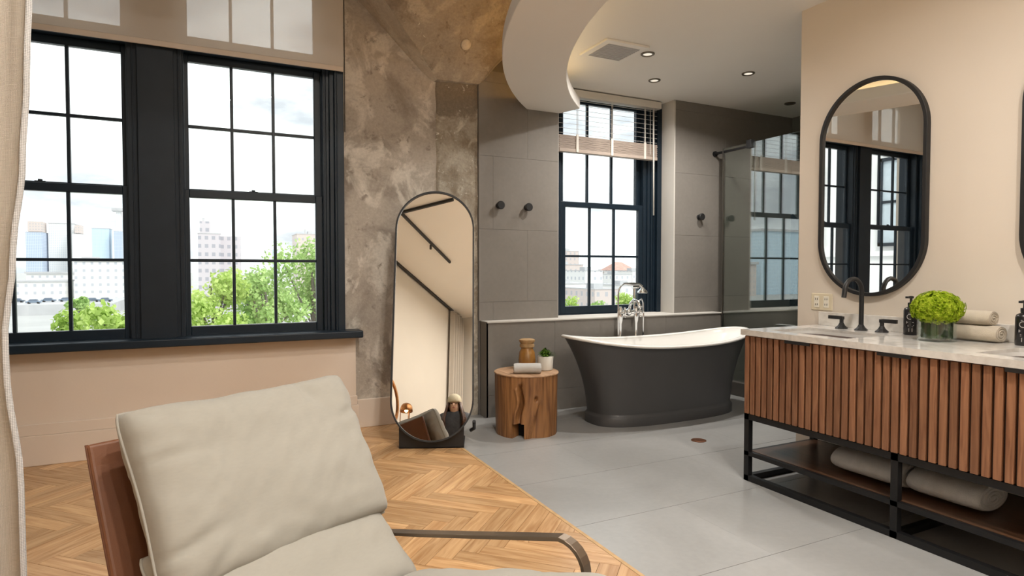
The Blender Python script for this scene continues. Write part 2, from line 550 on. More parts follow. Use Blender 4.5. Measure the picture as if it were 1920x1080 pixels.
plain('curb_stone', (0.075, 0.068, 0.060), 0.5, var=0.1)
plain('copper', (0.25, 0.12, 0.07), 0.4, metal=0.9)
plain('jacket_grey', (0.045, 0.048, 0.055), 0.9, var=0.25, vscale=16, bump=0.3, bscale=120)
plain('trousers_dark', (0.02, 0.021, 0.026), 0.9, var=0.2)
plain('skin', (0.56, 0.36, 0.26), 0.5, var=0.05)
plain('hair_brown', (0.055, 0.022, 0.012), 0.5, var=0.4, vscale=40, stretch=(1, 1, 0.15), bump=0.5, bscale=80)
plain('beanie', (0.46, 0.41, 0.30), 0.9, var=0.1, vscale=60, bump=0.5, bscale=160)
plain('eye_dark', (0.01, 0.01, 0.01), 0.2)
plain('lips', (0.42, 0.16, 0.14), 0.5)
# outdoors
plain('ground_pale', (0.50, 0.50, 0.49), 0.9, var=0.12, vscale=0.05)
plain('asphalt', (0.42, 0.43, 0.45), 0.9, var=0.1, vscale=0.1)
facade('tower_brick', (0.60, 0.56, 0.59), (0.38, 0.38, 0.43), 2.3, 3.0, 0.5, 0.45)  # tower colours are paled, distance haze painted into them
facade('tower_blue', (0.62, 0.68, 0.80), (0.40, 0.49, 0.64), 1.7, 1.8, 0.7, 0.7)
facade('tower_cream', (0.85, 0.84, 0.82), (0.64, 0.68, 0.73), 1.9, 2.1, 0.55, 0.6)
facade('tower_teal', (0.64, 0.76, 0.85), (0.50, 0.66, 0.78), 1.5, 2.0, 0.6, 0.7)
facade('low_white', (0.82, 0.81, 0.79), (0.54, 0.56, 0.60), 3.0, 3.2, 0.35, 0.4)
facade('low_brick', (0.66, 0.57, 0.53), (0.48, 0.47, 0.49), 2.8, 3.2, 0.35, 0.4)
plain('roof_grey', (0.55, 0.55, 0.56), 0.9, var=0.1, vscale=0.2)
plain('roof_red', (0.58, 0.36, 0.30), 0.8, var=0.15, vscale=0.6)
plain('brick_white', (0.82, 0.82, 0.82), 0.8, var=0.05, vscale=2)
plain('far_window', (0.16, 0.20, 0.26), 0.15, var=0.1)
plain('wing_pane', (0.52, 0.60, 0.66), 0.2, var=0.1)
leafmat('tree_lime', (0.34, 0.50, 0.10), (0.72, 0.86, 0.32), scale=0.7)
leafmat('tree_green', (0.27, 0.44, 0.13), (0.62, 0.80, 0.34), scale=0.8)
leafmat('tree_grey', (0.22, 0.24, 0.20), (0.42, 0.48, 0.38), scale=0.8)
plain('bark', (0.14, 0.12, 0.11), 0.9, var=0.3, vscale=8)
plain('car_paint', (0.20, 0.26, 0.34), 0.3, var=0.05, rand=0.6)

# ================================================================== mesh builder
WORG = {}

def org(o):
    return WORG.get(o.name, Vector((0, 0, 0)))

class MB:
    def __init__(self, xf=None):
        self.v, self.f, self.xf = [], [], xf

    def add(self, vs_, fs):
        n = len(self.v)
        self.v += [tuple(p) for p in vs_]
        self.f += [tuple(n + i for i in f) for f in fs]
        return self

    def box(self, x0, x1, y0, y1, z0, z1):
        x0, x1 = min(x0, x1), max(x0, x1)
        y0, y1 = min(y0, y1), max(y0, y1)
        z0, z1 = min(z0, z1), max(z0, z1)
        return self.add([(x0, y0, z0), (x1, y0, z0), (x1, y1, z0), (x0, y1, z0), (x0, y0, z1), (x1, y0, z1), (x1, y1, z1), (x0, y1, z1)],
                        [(0, 3, 2, 1), (4, 5, 6, 7), (0, 1, 5, 4), (1, 2, 6, 5), (2, 3, 7, 6), (3, 0, 4, 7)])

    def prism(self, poly, a0, a1, axis='z'):
        """2-D polygon (counter-clockwise) extruded along an axis"""
        n = len(poly)
        def P(p, a):
            return {'z': (p[0], p[1], a), 'x': (a, p[0], p[1]), 'y': (p[0], a, p[1])}[axis]
        vs_ = [P(p, a0) for p in poly] + [P(p, a1) for p in poly]
        fs = [tuple(reversed(range(n))), tuple(range(n, 2 * n))]
        fs += [(i, (i + 1) % n, n + (i + 1) % n, n + i) for i in range(n)]
        if axis == 'y':
            fs = [tuple(reversed(f)) for f in fs]
        return self.add(vs_, fs)

    def tube(self, pts, r, seg=10, closed=False, flat=None):
        """round (or flat=(w,h) rectangular) bar along a polyline"""
        pts = [Vector(p) for p in pts]
        n = len(pts)
        rings = []
        up = None
        for i, p in enumerate(pts):
            if closed:
                t = (pts[(i + 1) % n] - pts[i - 1]).normalized()
            elif i == 0:
                t = (pts[1] - p).normalized()
            elif i == n - 1:
                t = (p - pts[-2]).normalized()
            else:
                t = ((pts[i + 1] - p).normalized() + (p - pts[i - 1]).normalized()).normalized()
            if up is None:
                up = Vector((0, 0, 1)) if abs(t.z) < 0.9 else Vector((1, 0, 0))
                if flat is not None and len(flat) > 2:
                    up = Vector(flat[2])
            a = t.cross(up).normalized()
            b = a.cross(t).normalized()
            up = b
            rr = r[i] if isinstance(r, (list, tuple)) else r
            ring = []
            if flat:
                w, h = flat[0] / 2, flat[1] / 2
                for sx, sy in ((-1, -1), (1, -1), (1, 1), (-1, 1)):
                    ring.append(p + a * sx * w + b * sy * h)
            else:
                for k in range(seg):
                    an = 2 * math.pi * k / seg
                    ring.append(p + a * math.cos(an) * rr + b * math.sin(an) * rr)
            rings.append(ring)
        s = len(rings[0])
        vs_ = [q for ring in rings for q in ring]
        fs = []
        m = n if closed else n - 1
        for i in range(m):
            j = (i + 1) % n
            for k in range(s):
                fs.append((i * s + k, i * s + (k + 1) % s, j * s + (k + 1) % s, j * s + k))
        if not closed:
            fs.append(tuple(reversed(range(s))))
            fs.append(tuple((n - 1) * s + k for k in range(s)))
        return self.add(vs_, fs)

    def lathe(self, prof, c=(0, 0, 0), seg=28, sx=1.0, sy=1.0, cap=True):
        vs_, fs = [], []
        n = len(prof)
        for r, z in prof:
            for k in range(seg):
                a = 2 * math.pi * k / seg
                vs_.append((c[0] + r * sx * math.cos(a), c[1] + r * sy * math.sin(a), c[2] + z))
        for i in range(n - 1):
            for k in range(seg):
                fs.append((i * seg + k, i * seg + (k + 1) % seg, (i + 1) * seg + (k + 1) % seg, (i + 1) * seg + k))
        if cap:
            fs.append(tuple(reversed(range(seg))))
            fs.append(tuple((n - 1) * seg + k for k in range(seg)))
        return self.add(vs_, fs)

    def ball(self, c, r, seg=16, rings=10):
        if not isinstance(r, (tuple, list)):
            r = (r, r, r)
        prof = [(max(math.sin(math.pi * i / rings), 0.001), -math.cos(math.pi * i / rings)) for i in range(rings + 1)]
        n0 = len(self.v)
        self.lathe(prof, (0, 0, 0), seg)
        for i in range(n0, len(self.v)):
            x, y, z = self.v[i]
            self.v[i] = (c[0] + x * r[0], c[1] + y * r[1], c[2] + z * r[2])
        return self

    def grid(self, fn, nu, nv, wrapu=False, wrapv=False):
        vs_ = [fn(i / (nu if wrapu else nu - 1), j / (nv if wrapv else nv - 1)) for i in range(nu) for j in range(nv)]
        fs = []
        for i in range(nu if wrapu else nu - 1):
            for j in range(nv if wrapv else nv - 1):
                a, b = i, (i + 1) % nu
                c, d = j, (j + 1) % nv
                fs.append((a * nv + c, b * nv + c, b * nv + d, a * nv + d))
        return self.add(vs_, fs)

    def build(self, name, mat, parent=None, smooth=False, bevel=0.0, bseg=2, subsurf=0, solid=0.0, autosmooth=None):
        V = [Vector(p) for p in self.v]
        if self.xf:
            V = [Vector(self.xf(p)) for p in V]
        lo = Vector([min(p[i] for p in V) for i in range(3)])
        hi = Vector([max(p[i] for p in V) for i in range(3)])
        c = Vector(((lo.x + hi.x) / 2, (lo.y + hi.y) / 2, lo.z))
        me = bpy.data.meshes.new(name)
        me.from_pydata([tuple(p - c) for p in V], [], self.f)
        me.materials.append(MATS[mat])
        bm = bmesh.new(); bm.from_mesh(me)
        bmesh.ops.recalc_face_normals(bm, faces=bm.faces)
        bm.to_mesh(me); bm.free()
        o = bpy.data.objects.new(name, me)
        COL.objects.link(o)
        WORG[o.name] = c
        if parent is not None:
            o.parent = parent
            o.location = c - org(parent)
        else:
            o.location = c
        if smooth:
            me.polygons.foreach_set('use_smooth', [True] * len(me.polygons))
            if autosmooth:
                bm = bmesh.new(); bm.from_mesh(me)
                for e in bm.edges:
                    if len(e.link_faces) == 2 and e.calc_face_angle(0) > R(autosmooth):
                        e.smooth = False
                bm.to_mesh(me); bm.free()
        if solid:
            md = o.modifiers.new('solid', 'SOLIDIFY'); md.thickness = solid; md.offset = 0
        if bevel:
            md = o.modifiers.new('bevel', 'BEVEL'); md.width = bevel; md.segments = bseg
            md.limit_method = 'ANGLE'; md.angle_limit = R(40)
        if subsurf:
            md = o.modifiers.new('sub', 'SUBSURF'); md.levels = subsurf; md.render_levels = subsurf
        return o

def empty(name, loc):
    o = bpy.data.objects.new(name, None)
    COL.objects.link(o)
    o.location = loc
    o.empty_display_size = 0.1
    WORG[o.name] = Vector(loc)
    return o

def tag(o, label, cat, group=None):
    o['label'] = label
    o['category'] = cat
    if group:
        o['group'] = group
    return o

def thing(name, loc, label, cat, group=None):
    return tag(empty(name, loc), label, cat, group)

def struct(o):
    o['kind'] = 'structure'
    return o

def copy_tree(o, delta, parent=None):
    c = o.copy()
    COL.objects.link(c)
    if parent is None:
        c.location = o.location + Vector(delta)
        WORG[c.name] = org(o) + Vector(delta)
    else:
        c.parent = parent
        WORG[c.name] = org(o) + Vector(delta)
    for ch in o.children:
        copy_tree(ch, delta, c)
    return c

def shared(name, src, loc, parent, rotz=0.0):
    """a further piece that shares the mesh of src; loc in world"""
    c = bpy.data.objects.new(name, src.data)
    COL.objects.link(c)
    c.parent = parent
    c.location = Vector(loc) - org(parent)
    c.rotation_euler = (0, 0, rotz)
    for md in src.modifiers:
        n = c.modifiers.new(md.name, md.type)
        if md.type == 'BEVEL':
            n.width = md.width; n.segments = md.segments; n.limit_method = md.limit_method; n.angle_limit = md.angle_limit
    WORG[c.name] = Vector(loc)
    return c

def clip(poly, a, b, c):
    """keep the part of a convex polygon with a*x+b*y<=c"""
    outp = []
    n = len(poly)
    for i in range(n):
        p, q = poly[i], poly[(i + 1) % n]
        dp, dq = a * p[0] + b * p[1] - c, a * q[0] + b * q[1] - c
        if dp <= 0:
            outp.append(p)
        if (dp < 0 < dq) or (dq < 0 < dp):
            t = dp / (dp - dq)
            outp.append((p[0] + (q[0] - p[0]) * t, p[1] + (q[1] - p[1]) * t))
    return outp

def area2(poly):
    return abs(sum(poly[i][0] * poly[(i + 1) % len(poly)][1] - poly[(i + 1) % len(poly)][0] * poly[i][1] for i in range(len(poly)))) / 2

def arc(cx, cy, r, a0, a1, n):
    return [(cx + r * math.cos(a0 + (a1 - a0) * i / n), cy + r * math.sin(a0 + (a1 - a0) * i / n)) for i in range(n + 1)]

def stadium(w, h, n=20, inset=0.0):
    """outline of an upright pill centred on 0, counter-clockwise, as (a, b)"""
    r = w / 2 - inset
    s = (h - w) / 2
    return arc(0, s, r, 0, math.pi, n) + arc(0, -s, r, math.pi, 2 * math.pi, n)

# ================================================================== the room shell
XL, XV, XS = -1.62, 3.36, 5.62        # left wall, vanity wall, shower end wall
YW, YT, YB = 4.62, 4.62, -2.60        # window wall, tiled wall, wall behind the camera
ZC, ZB, ZM = 3.40, 2.82, 4.10         # concrete slab at the windows, bathroom ceiling, sitting area ceiling
XJ = 1.50                             # joint of oak and floor tile
YG = 2.70                             # end of the vanity wall

# ---- floor
fl = struct(MB().box(XL, XS, YB, 4.95, -0.12, -0.012).build('floor', 'floor_grout'))
# floor tiles, 0.6 deep and 1.2 long
ty = 4.80
row = 0
while ty > YB:
    y1, y0 = min(ty, 4.70), max(ty - 0.6, YB)
    x = XJ + 0.012 - (0.0 if row % 2 else 0.6)
    while x < XS:
        x0, x1 = max(x, XJ + 0.012), min(x + 1.2, XS)
        if x1 - x0 > 0.05 and y1 - y0 > 0.05:
            MB().box(x0 + 0.0003, x1 - 0.0003, y0 + 0.0015, y1 - 0.0015, -0.012, 0.0).build('floor_tile', 'floor_tile', fl)
        x += 1.2
    ty -= 0.6
    row += 1
MB().box(XJ - 0.006, XJ + 0.012, YB, 4.70, -0.012, 0.001).build('threshold_strip', 'stump_pale', fl)
MB().box(XL, XJ - 0.006, YB, 4.70, -0.012, -0.008).build('plank_bed', 'wood_seam', fl)
# herringbone planks at 45 degrees to the walls
PL, PW = 0.50, 0.0833
planks = []
s2 = math.sqrt(0.5)
def herr(a, b):
    return (a * s2 + b * s2, a * s2 - b * s2 + 1.0)
for mm in range(-8, 9):
    for kk in range(-90, 90):
        ox, oy = kk * PW + mm * PL, kk * PW - mm * PL
        for vert in (0, 1):
            if vert:
                r_ = (ox + PL, ox + PL + PW, oy + PW - PL, oy + PW)
            else:
                r_ = (ox, ox + PL, oy, oy + PW)
            g_ = 0.0009
            q = [herr(r_[0] + g_, r_[2] + g_), herr(r_[0] + g_, r_[3] - g_), herr(r_[1] - g_, r_[3] - g_), herr(r_[1] - g_, r_[2] + g_)]
            ctr = ((q[0][0] + q[2][0]) / 2, (q[0][1] + q[2][1]) / 2)
            if not (XL - 0.5 < ctr[0] < XJ + 0.5 and YB - 0.5 < ctr[1] < 5.2):
                continue
            p = q
            for (a, b, c) in ((1, 0, XJ - 0.007), (-1, 0, -XL), (0, 1, 4.69), (0, -1, -YB)):
                p = clip(p, a, b, c) if len(p) > 2 else p
            if len(p) < 3 or area2(p) < 2e-4:
                continue
            planks.append((ctr, vert, p, area2(p) > PL * PW * 0.96))
cy_, sy_ = math.cos(YAW), math.sin(YAW)
def rank(pk):
    (x, y) = pk[0]
    d = x * sy_ + y * cy_
    u = (x * cy_ - y * sy_) / max(d, 0.01)
    vis = d > 0.8 and abs(u) < 0.95
    return (0 if vis else 1, d)
planks.sort(key=rank)
proto = {}
rest = MB()
for i, (ctr, vert, p, full) in enumerate(planks):
    if i < 300:
        # local x runs along the plank so that the grain follows it
        ang = R(45) if not vert else R(-45)
        ca, sa = math.cos(-ang), math.sin(-ang)
        loc = [((x - ctr[0]) * ca - (y - ctr[1]) * sa, (x - ctr[0]) * sa + (y - ctr[1]) * ca) for x, y in p]
        if full and vert in proto:
            o = bpy.data.objects.new('plank', proto[vert])
        else:
            b_ = MB().prism(loc, -0.011, 0.0)
            me = bpy.data.meshes.new('plank')
            me.from_pydata(b_.v, [], b_.f)
            me.materials.append(MATS['oak_plank'])
            if full:
                proto[vert] = me
            o = bpy.data.objects.new('plank', me)
        COL.objects.link(o)
        o.parent = fl
        o.location = Vector((ctr[0], ctr[1], 0)) - org(fl)
        o.rotation_euler = (0, 0, ang)
    else:
        rest.prism(p, -0.011, 0.0)
if rest.v:
    o = rest.build('plank_field', 'oak_plank', fl)
    o['kind'] = 'stuff'

# ---- window wall (beige plaster around the big windows)
b = MB()
b.box(XL - 0.15, 0.97, YW, 4.95, 0, 0.70)
b.box(XL - 0.15, -1.50, YW, 4.95, 0.70, ZC)
b.box(-1.50, 0.89, YW, 4.95, 3.28, ZC)
struct(b.build('wall_back', 'plaster_beige'))
b = MB()
b.box(XL, 0.985, YW - 0.018, YW, 0, 0.185)
b.box(XL, 0.978, YW - 0.012, YW, 0.185, 0.255)
b.box(0.97, 0.985, YW, 4.66, 0, 0.185)
struct(b.build('baseboard_back', 'plaster_beige', bevel=0.004))

# ---- concrete pier, column and flared capital
struct(MB().box(0.89, 1.63, 4.66, 4.95, 0, ZC).build('wall_pier', 'concrete'))
struct(MB().box(0.985, 1.62, 4.642, 4.66, 0, 0.215).build('baseboard_pier', 'plaster_beige', bevel=0.004))
def rough_grid(b, x0, x1, y, z0, z1, nx, nz, amp):
    b.grid(lambda u, v: (x0 + (x1 - x0) * u, y - amp * mnoise.noise(Vector((x0 + (x1 - x0) * u * 1.0, 3.1, z0 + (z1 - z0) * v)) * 7.0) *
                         (1 if 0 < u < 1 else 0.3), z0 + (z1 - z0) * v), nx, nz)
b = MB()
b.box(1.63, 1.97, 4.66, 4.95, 0, ZC)
def colpt(u, v):
    x, z = 1.617 + 0.365 * u, 2.74 * v
    e = u
    bulge = 0.022 * min(1, (e * 0.355) / 0.012) ** 0.6
    k = mnoise.noise(Vector((x, 3.1, z)) * 7.0) * 0.012 + mnoise.noise(Vector((x, 1.1, z)) * 22.0) * 0.005
    edge = 0.008 * mnoise.noise(Vector((x * 3, 9.1, z * 9.0)))
    return (x + (edge if e < 0.08 else 0), 4.664 - bulge * 0.6 - (k * 0.7 + 0.008 if e > 0.02 else 0), z)
b.grid(colpt, 24, 150)
struct(b.build('wall_column', 'concrete_column', smooth=True, autosmooth=60))
# capital: a front facet that flares towards the room, cheeks that splay to both sides
b = MB()
bl, br = Vector((1.62, 4.62, 2.69)), Vector((1.975, 4.62, 2.70))
tl, tr = Vector((0.743, 4.066, ZC)), Vector((2.42, 3.92, ZC))
wl_, wr_ = Vector((0.82, 4.72, ZC)), Vector((2.62, 4.72, ZC))
blw, brw = Vector((1.585, 4.72, 2.66)), Vector((2.0, 4.72, 2.68))
def facet(b, p0, p1, p2, p3, n, m, amp, nv):
    def f(u, v):
        p = (p0.lerp(p1, u)).lerp(p3.lerp(p2, u), v)
        k = mnoise.noise(p * 6.0) + 0.5 * mnoise.noise(p * 15.0)
        e = 1.0 if (0 < u < 1 and 0 < v < 1) else 0.25
        return tuple(p + nv * (amp * k * e))
    b.grid(f, n, m)
facet(b, bl, br, tr, tl, 26, 26, 0.02, Vector((0, -0.7, -0.7)))
facet(b, br, brw, wr_, tr, 8, 26, 0.012, Vector((0.6, -0.2, -0.7)))
b.add([tl, tr, wr_, wl_], [(0, 1, 2, 3)])
b.add([blw, bl, br, brw], [(0, 1, 2, 3)])
cap = struct(b.build('wall_capital', 'concrete_rough', smooth=True, autosmooth=40))
b = MB()
facet(b, blw, bl, tl, wl_, 8, 26, 0.012, Vector((-0.6, -0.2, -0.7)))
b.build('plaster_cheek', 'concrete_pale', cap, smooth=True)

# round pale cover plate on the sloping face of the capital
an = Vector((0.017, -0.798, -0.602)).normalized()
au = an.cross(Vector((1, 0, 0))).normalized()
aw = au.cross(an)
ac = Vector((1.777, 4.420, 2.922))
ap = MB(lambda p: tuple(ac + aw * p[0] + au * p[1] + an * p[2])).lathe([(0.040, -0.02), (0.040, 0.016), (0.034, 0.021), (0.001, 0.022)], (0, 0, 0), 28).build('cover_plate', 'concrete_pale', smooth=True, autosmooth=40)
tag(ap, 'small round pale cover plate on the sloping concrete capital', 'cover plate')

# ---- tiled bathroom wall with a window recess and a low ledge
wb = MB()
wb.box(1.97, 2.72, YT + 0.012, 4.95, 0, ZC)
wb.box(4.02, XS + 0.15, YT + 0.012, 4.95, 0, ZC)
wb.box(2.72, 4.02, YT + 0.012, 4.95, 0, 0.75)
wb.box(2.0, XS, 4.512, YT + 0.02, 0, 0.765)
wb = struct(wb.build('wall_bath', 'grout'))
def tile_row(x_edges, z0, z1, y0, y1, parent, mat='wall_tile'):
    for xa, xb in zip(x_edges[:-1], x_edges[1:]):
        MB().box(xa + 0.0006, xb - 0.0006, y0, y1, z0 + 0.0008, z1 - 0.0008).build('wall_tile', mat, parent)
zr = [0.777, 0.93, 1.53, 2.13, 2.73, ZB]
for i in range(len(zr) - 1):
    tile_row([1.972, 2.42, 2.72] if i % 2 else [1.972, 2.10, 2.72], zr[i], zr[i + 1], YT, YT + 0.012, wb)
    tile_row([4.02, 4.66, XS] if i % 2 else [4.02, 5.06, XS], zr[i], zr[i + 1], YT, YT + 0.012, wb)
tile_row([1.985, 2.62, 3.82, 4.52], 0.18, 0.775, 4.50, 4.512, wb)
tile_row([1.985, 3.22, 4.42, 4.52], 0.0, 0.18, 4.50, 4.512, wb)
MB().box(1.985, 2.0, 4.50, YT, 0, 0.775).build('ledge_end', 'wall_tile', wb)
# the reveal linings of the recess and the pale sill slab
rv = MB()
rv.box(4.005, 4.02, YT, 4.83, 0.777, ZB)
rv.box(2.72, 2.735, YT + 0.02, 4.83, 0.777, ZB)
struct(rv.build('trim_4', 'reveal_paint'))
struct(MB().box(1.99, 4.52, 4.492, YT, 0.765, 0.778).box(2.735, 4.005, YT - 0.01, 4.85, 0.765, 0.778).build('trim_5', 'reveal_paint', bevel=0.002))

# ---- vanity wall, outer walls
struct(MB().box(XV, XV + 0.14, YB, YG, 0, ZM).build('wall_vanity', 'plaster_vanity'))
struct(MB().box(XV + 0.14, XS + 0.15, YG - 0.14, YG, 0, ZC).build('wall_shower', 'wall_tile'))
struct(MB().box(XL - 0.15, XL, YB, YW, 0, ZM).build('wall_left', 'plaster_white'))
struct(MB().box(XL - 0.15, XV + 0.14, YB - 0.15, YB, 0, ZM).build('wall_front', 'plaster_white'))
# dark tiled end wall of the shower, laid in diamonds
b = MB().box(XS + 0.012, XS + 0.15, YG - 0.14, 4.95, 0, ZC)
sw = struct(b.build('wall_right', 'green_grout'))
b = MB()
dt = 0.20
for i in range(-1, 12):
    for j in range(-1, 18):
        cy, cz = YG + dt * i + (dt / 2 if j % 2 else 0), j * dt / 2 * 1.0
        h = dt / 2 - 0.005
        p = [(cy - h, cz), (cy, cz - h), (cy + h, cz), (cy, cz + h)]
        for a, bb, c in ((1, 0, 4.62), (-1, 0, -YG), (0, 1, ZB), (0, -1, 0)):
            p = clip(p, a, bb, c) if len(p) > 2 else p
        if len(p) > 2:
            b.prism(p, XS, XS + 0.012, 'x')
o = b.build('diamond_tiles', 'green_tile', sw)
o['kind'] = 'stuff'
# shower curb
struct(MB().box(4.46, 4.58, YG, 4.50, 0, 0.13).build('trim_6', 'curb_stone', bevel=0.006))

# ---- ceilings and the floating curved soffit
SC, RO, RI, RF = (5.24, 1.89), 3.93, 3.50, 3.70
def ang_y(r, y):
    return math.pi - math.asin((y - SC[1]) / r)
def ang_x(r, x):
    return math.pi + math.acos((SC[0] - x) / r)
struct(MB().box(XL, XS, YB, 2.3, ZM, ZM + 0.15).build('ceiling', 'ceiling_white'))
struct(MB().box(XL - 0.15, XS, 2.3, 4.95, ZC, ZM + 0.15).build('ceiling_slab', 'concrete_rough'))
poly = arc(SC[0], SC[1], RF, ang_y(RF, 4.62), ang_x(RF, XV), 60) + [(XS, -1.29), (XS, 4.94), (2.73, 4.94), (2.73, 4.62)]
struct(MB().prism(poly, ZB, ZB + 0.05).build('ceiling_bath', 'ceiling_white'))
ring = arc(SC[0], SC[1], RF + 0.02, ang_y(RF + 0.02, 4.615), ang_x(RF + 0.02, XV), 60)
ring2 = arc(SC[0], SC[1], RF, ang_y(RF, 4.615), ang_x(RF, XV), 60)
struct(MB().prism(ring + ring2[::-1], 2.64, ZM).build('ceiling_fascia', 'ceiling_white'))
outer = arc(SC[0], SC[1], RO, ang_y(RO, 4.615), ang_x(RO, XV), 90)
inner = arc(SC[0], SC[1], RI, ang_y(RI, 4.40), ang_x(RI, XV), 90)
poly = [(2.735, 4.60), (2.72, 4.615)] + outer + inner[::-1]
struct(MB().prism(poly, 2.545, 2.64).build('ceiling_soffit', 'ceiling_white', bevel=0.006))

# cove lights hidden on top of the soffit
def cove(r, name, mat, label):
    pts = [(x, y, 2.662) for x, y in arc(SC[0], SC[1], r, ang_y(r, 4.42), ang_x(r, 3.2), 60)]
    o = MB().tube(pts, 0.008, 6).build(name, mat)
    tag(o, label, 'light strip')
cove(3.63, 'cove_light', 'led_warm', 'warm light strip along the inner edge of the curved ceiling soffit')
cove(3.78, 'cove_light', 'led_amber', 'amber light strip on the room side of the curved ceiling soffit')

# ================================================================== windows
MUN = 0.020

def make_sash(parent, xs, zs, y, stile, rail_b, rail_t, mat='window_black'):
    """one sash: frame mesh with muntins and panes as children"""
    x0, x1, z0, z1 = xs[0], xs[-1], zs[0], zs[-1]
    d = 0.022
    b = MB()
    b.box(x0 - stile, x0, y - d, y + d, z0 - rail_b, z1 + rail_t)
    b.box(x1, x1 + stile, y - d, y + d, z0 - rail_b, z1 + rail_t)
    b.box(x0, x1, y - d, y + d, z0 - rail_b, z0)
    b.box(x0, x1, y - d, y + d, z1, z1 + rail_t)
    s = b.build('sash', mat, parent, bevel=0.004)
    for x in xs[1:-1]:
        MB().box(x - MUN / 2, x + MUN / 2, y - 0.014, y + 0.014, z0, z1).build('muntin', mat, s, bevel=0.003)
    for z in zs[1:-1]:
        MB().box(x0, x1, y - 0.0135, y + 0.0135, z - MUN / 2, z + MUN / 2).build('muntin', mat, s, bevel=0.003)
    for xa, xb in zip(xs[:-1], xs[1:]):
        for za, zb in zip(zs[:-1], zs[1:]):
            MB().box(xa + 0.002, xb - 0.002, y - 0.003, y + 0.003, za + 0.002, zb - 0.002).build('pane', 'pane_glass', s)
    return s

def big_window(name, xs):
    w = struct(empty(name, ((xs[0] + xs[-1]) / 2, 4.70, 0.70)))
    x0, x1 = xs[0] - 0.05, xs[-1] + 0.05
    b = MB()
    for s, x in ((-1, x0), (1, x1)):
        b.box(x, x + s * 0.045, 4.66, 4.86, 0.70, 3.28)            # jamb
        b.box(x + s * 0.0, x + s * 0.012, 4.645, 4.675, 0.74, 2.62)  # stop bead
    b.box(x0 - 0.045, x1 + 0.045, 4.66, 4.86, 0.70, 0.742)
    b.box(x0, x1, 4.66, 4.84, 2.655, 2.74)                         # transom bar
    b.box(x0 - 0.045, x1 + 0.045, 4.66, 4.86, 3.25, 3.28)
    b.build('frame', 'window_black', w, bevel=0.003)
    make_sash(w, xs, [0.812, 1.260, 1.684], 4.70, 0.048, 0.07, 0.052)
    make_sash(w, xs, [1.748, 2.172, 2.605], 4.748, 0.048, 0.055, 0.05)
    make_sash(w, xs, [2.775, 3.225], 4.748, 0.048, 0.035, 0.03)
    l = MB().box(0, 0.055, 0, 0.02, 0, 0.012).lathe([(0.012, 0.012), (0.012, 0.022)], (0.027, 0.01, 0), 12)
    xm = (xs[1] + xs[2]) / 2
    l.xf = lambda p: (p[0] + xm - 0.03, p[1] + 4.705, p[2] + 1.736)
    l.build('sash_lock', 'window_charcoal', w)
    return w

big_window('window_1', [-1.352, -1.075, -0.792, -0.502])
big_window('window_2', [-0.118, 0.150, 0.421, 0.700])
# centre post, right casing, sill
b = MB()
b.box(-0.404, -0.198, 4.600, 4.86, 0.72, 3.28)
b.box(-0.462, -0.150, 4.630, 4.86, 0.72, 3.28)
b.box(-0.470, -0.462, 4.65, 4.86, 0.72, 3.28)
b.box(-0.150, -0.142, 4.65, 4.86, 0.72, 3.28)
b.box(-0.436, -0.428, 4.622, 4.64, 0.74, 2.75)
b.box(-0.176, -0.168, 4.622, 4.64, 0.74, 2.75)
struct(b.build('trim_1', 'window_charcoal', bevel=0.003))
b = MB()
b.box(0.826, 0.892, 4.598, 4.70, 0.72, 3.28)
b.box(0.795, 0.826, 4.628, 4.86, 0.72, 3.28)
b.box(0.772, 0.795, 4.65, 4.86, 0.72, 3.28)
b.box(0.838, 0.846, 4.590, 4.60, 0.74, 3.0)
b.box(-1.50, -1.44, 4.598, 4.86, 0.72, 3.28)
b.box(-1.44, -1.40, 4.65, 4.86, 0.72, 3.28)
struct(b.build('trim_2', 'window_black', bevel=0.003))
struct(MB().box(XL, 1.0, 4.49, 4.90, 0.70, 0.752).build('trim_3', 'window_black', bevel=0.008, bseg=3))

# bathroom window, set deep in the tiled recess
w3 = struct(empty('window_3', (3.36, 4.88, 0.778)))
b = MB()
b.box(2.722, 2.80, 4.80, 4.93, 0.765, ZB)
b.box(2.80, 2.845, 4.835, 4.93, 0.765, ZB)
b.box(2.845, 2.89, 4.858, 4.93, 0.765, ZB)
b.box(3.955, 4.018, 4.80, 4.93, 0.765, ZB)
b.box(3.905, 3.955, 4.832, 4.93, 0.765, ZB)
b.box(3.870, 3.905, 4.845, 4.93, 0.765, ZB)
b.box(3.828, 3.870, 4.858, 4.93, 0.765, ZB)
b.box(3.925, 3.933, 4.822, 4.84, 0.79, ZB)
b.box(2.80, 3.955, 4.84, 4.93, 0.765, 0.785)
b.box(2.80, 3.955, 4.84, 4.93, 2.79, ZB)
b.build('frame', 'window_black', w3, bevel=0.003)
xs3 = [2.94, 3.213, 3.49, 3.775]
make_sash(w3, xs3, [0.856, 1.322, 1.775], 4.88, 0.05, 0.072, 0.05)
make_sash(w3, xs3, [1.83, 2.30, 2.745], 4.925, 0.05, 0.05, 0.045)

# ================================================================== roller shade over the big windows
rs = thing('roller_shade', (-0.30, 4.56, 2.63), 'beige sheer roller shade half lowered over the two tall black windows', 'blind')
MB().box(-1.50, 0.885, 4.563, 4.566, 2.665, 3.30).build('shade_fabric', 'shade_cloth', rs)
MB().box(-1.50, 0.885, 4.558, 4.571, 2.628, 2.664).build('hem_bar', 'shade_bar', rs, bevel=0.004)
MB().tube([(-1.50, 4.575, 3.33), (0.885, 4.575, 3.33)], 0.03, 16).build('roller_tube', 'shade_bar', rs, smooth=True)
MB().tube([(0.892, 4.57, 3.33), (0.892, 4.57, 2.2)], 0.0022, 6).tube([(0.897, 4.582, 3.33), (0.897, 4.582, 2.2)], 0.0022, 6).build('pull_chain', 'matte_black', rs)

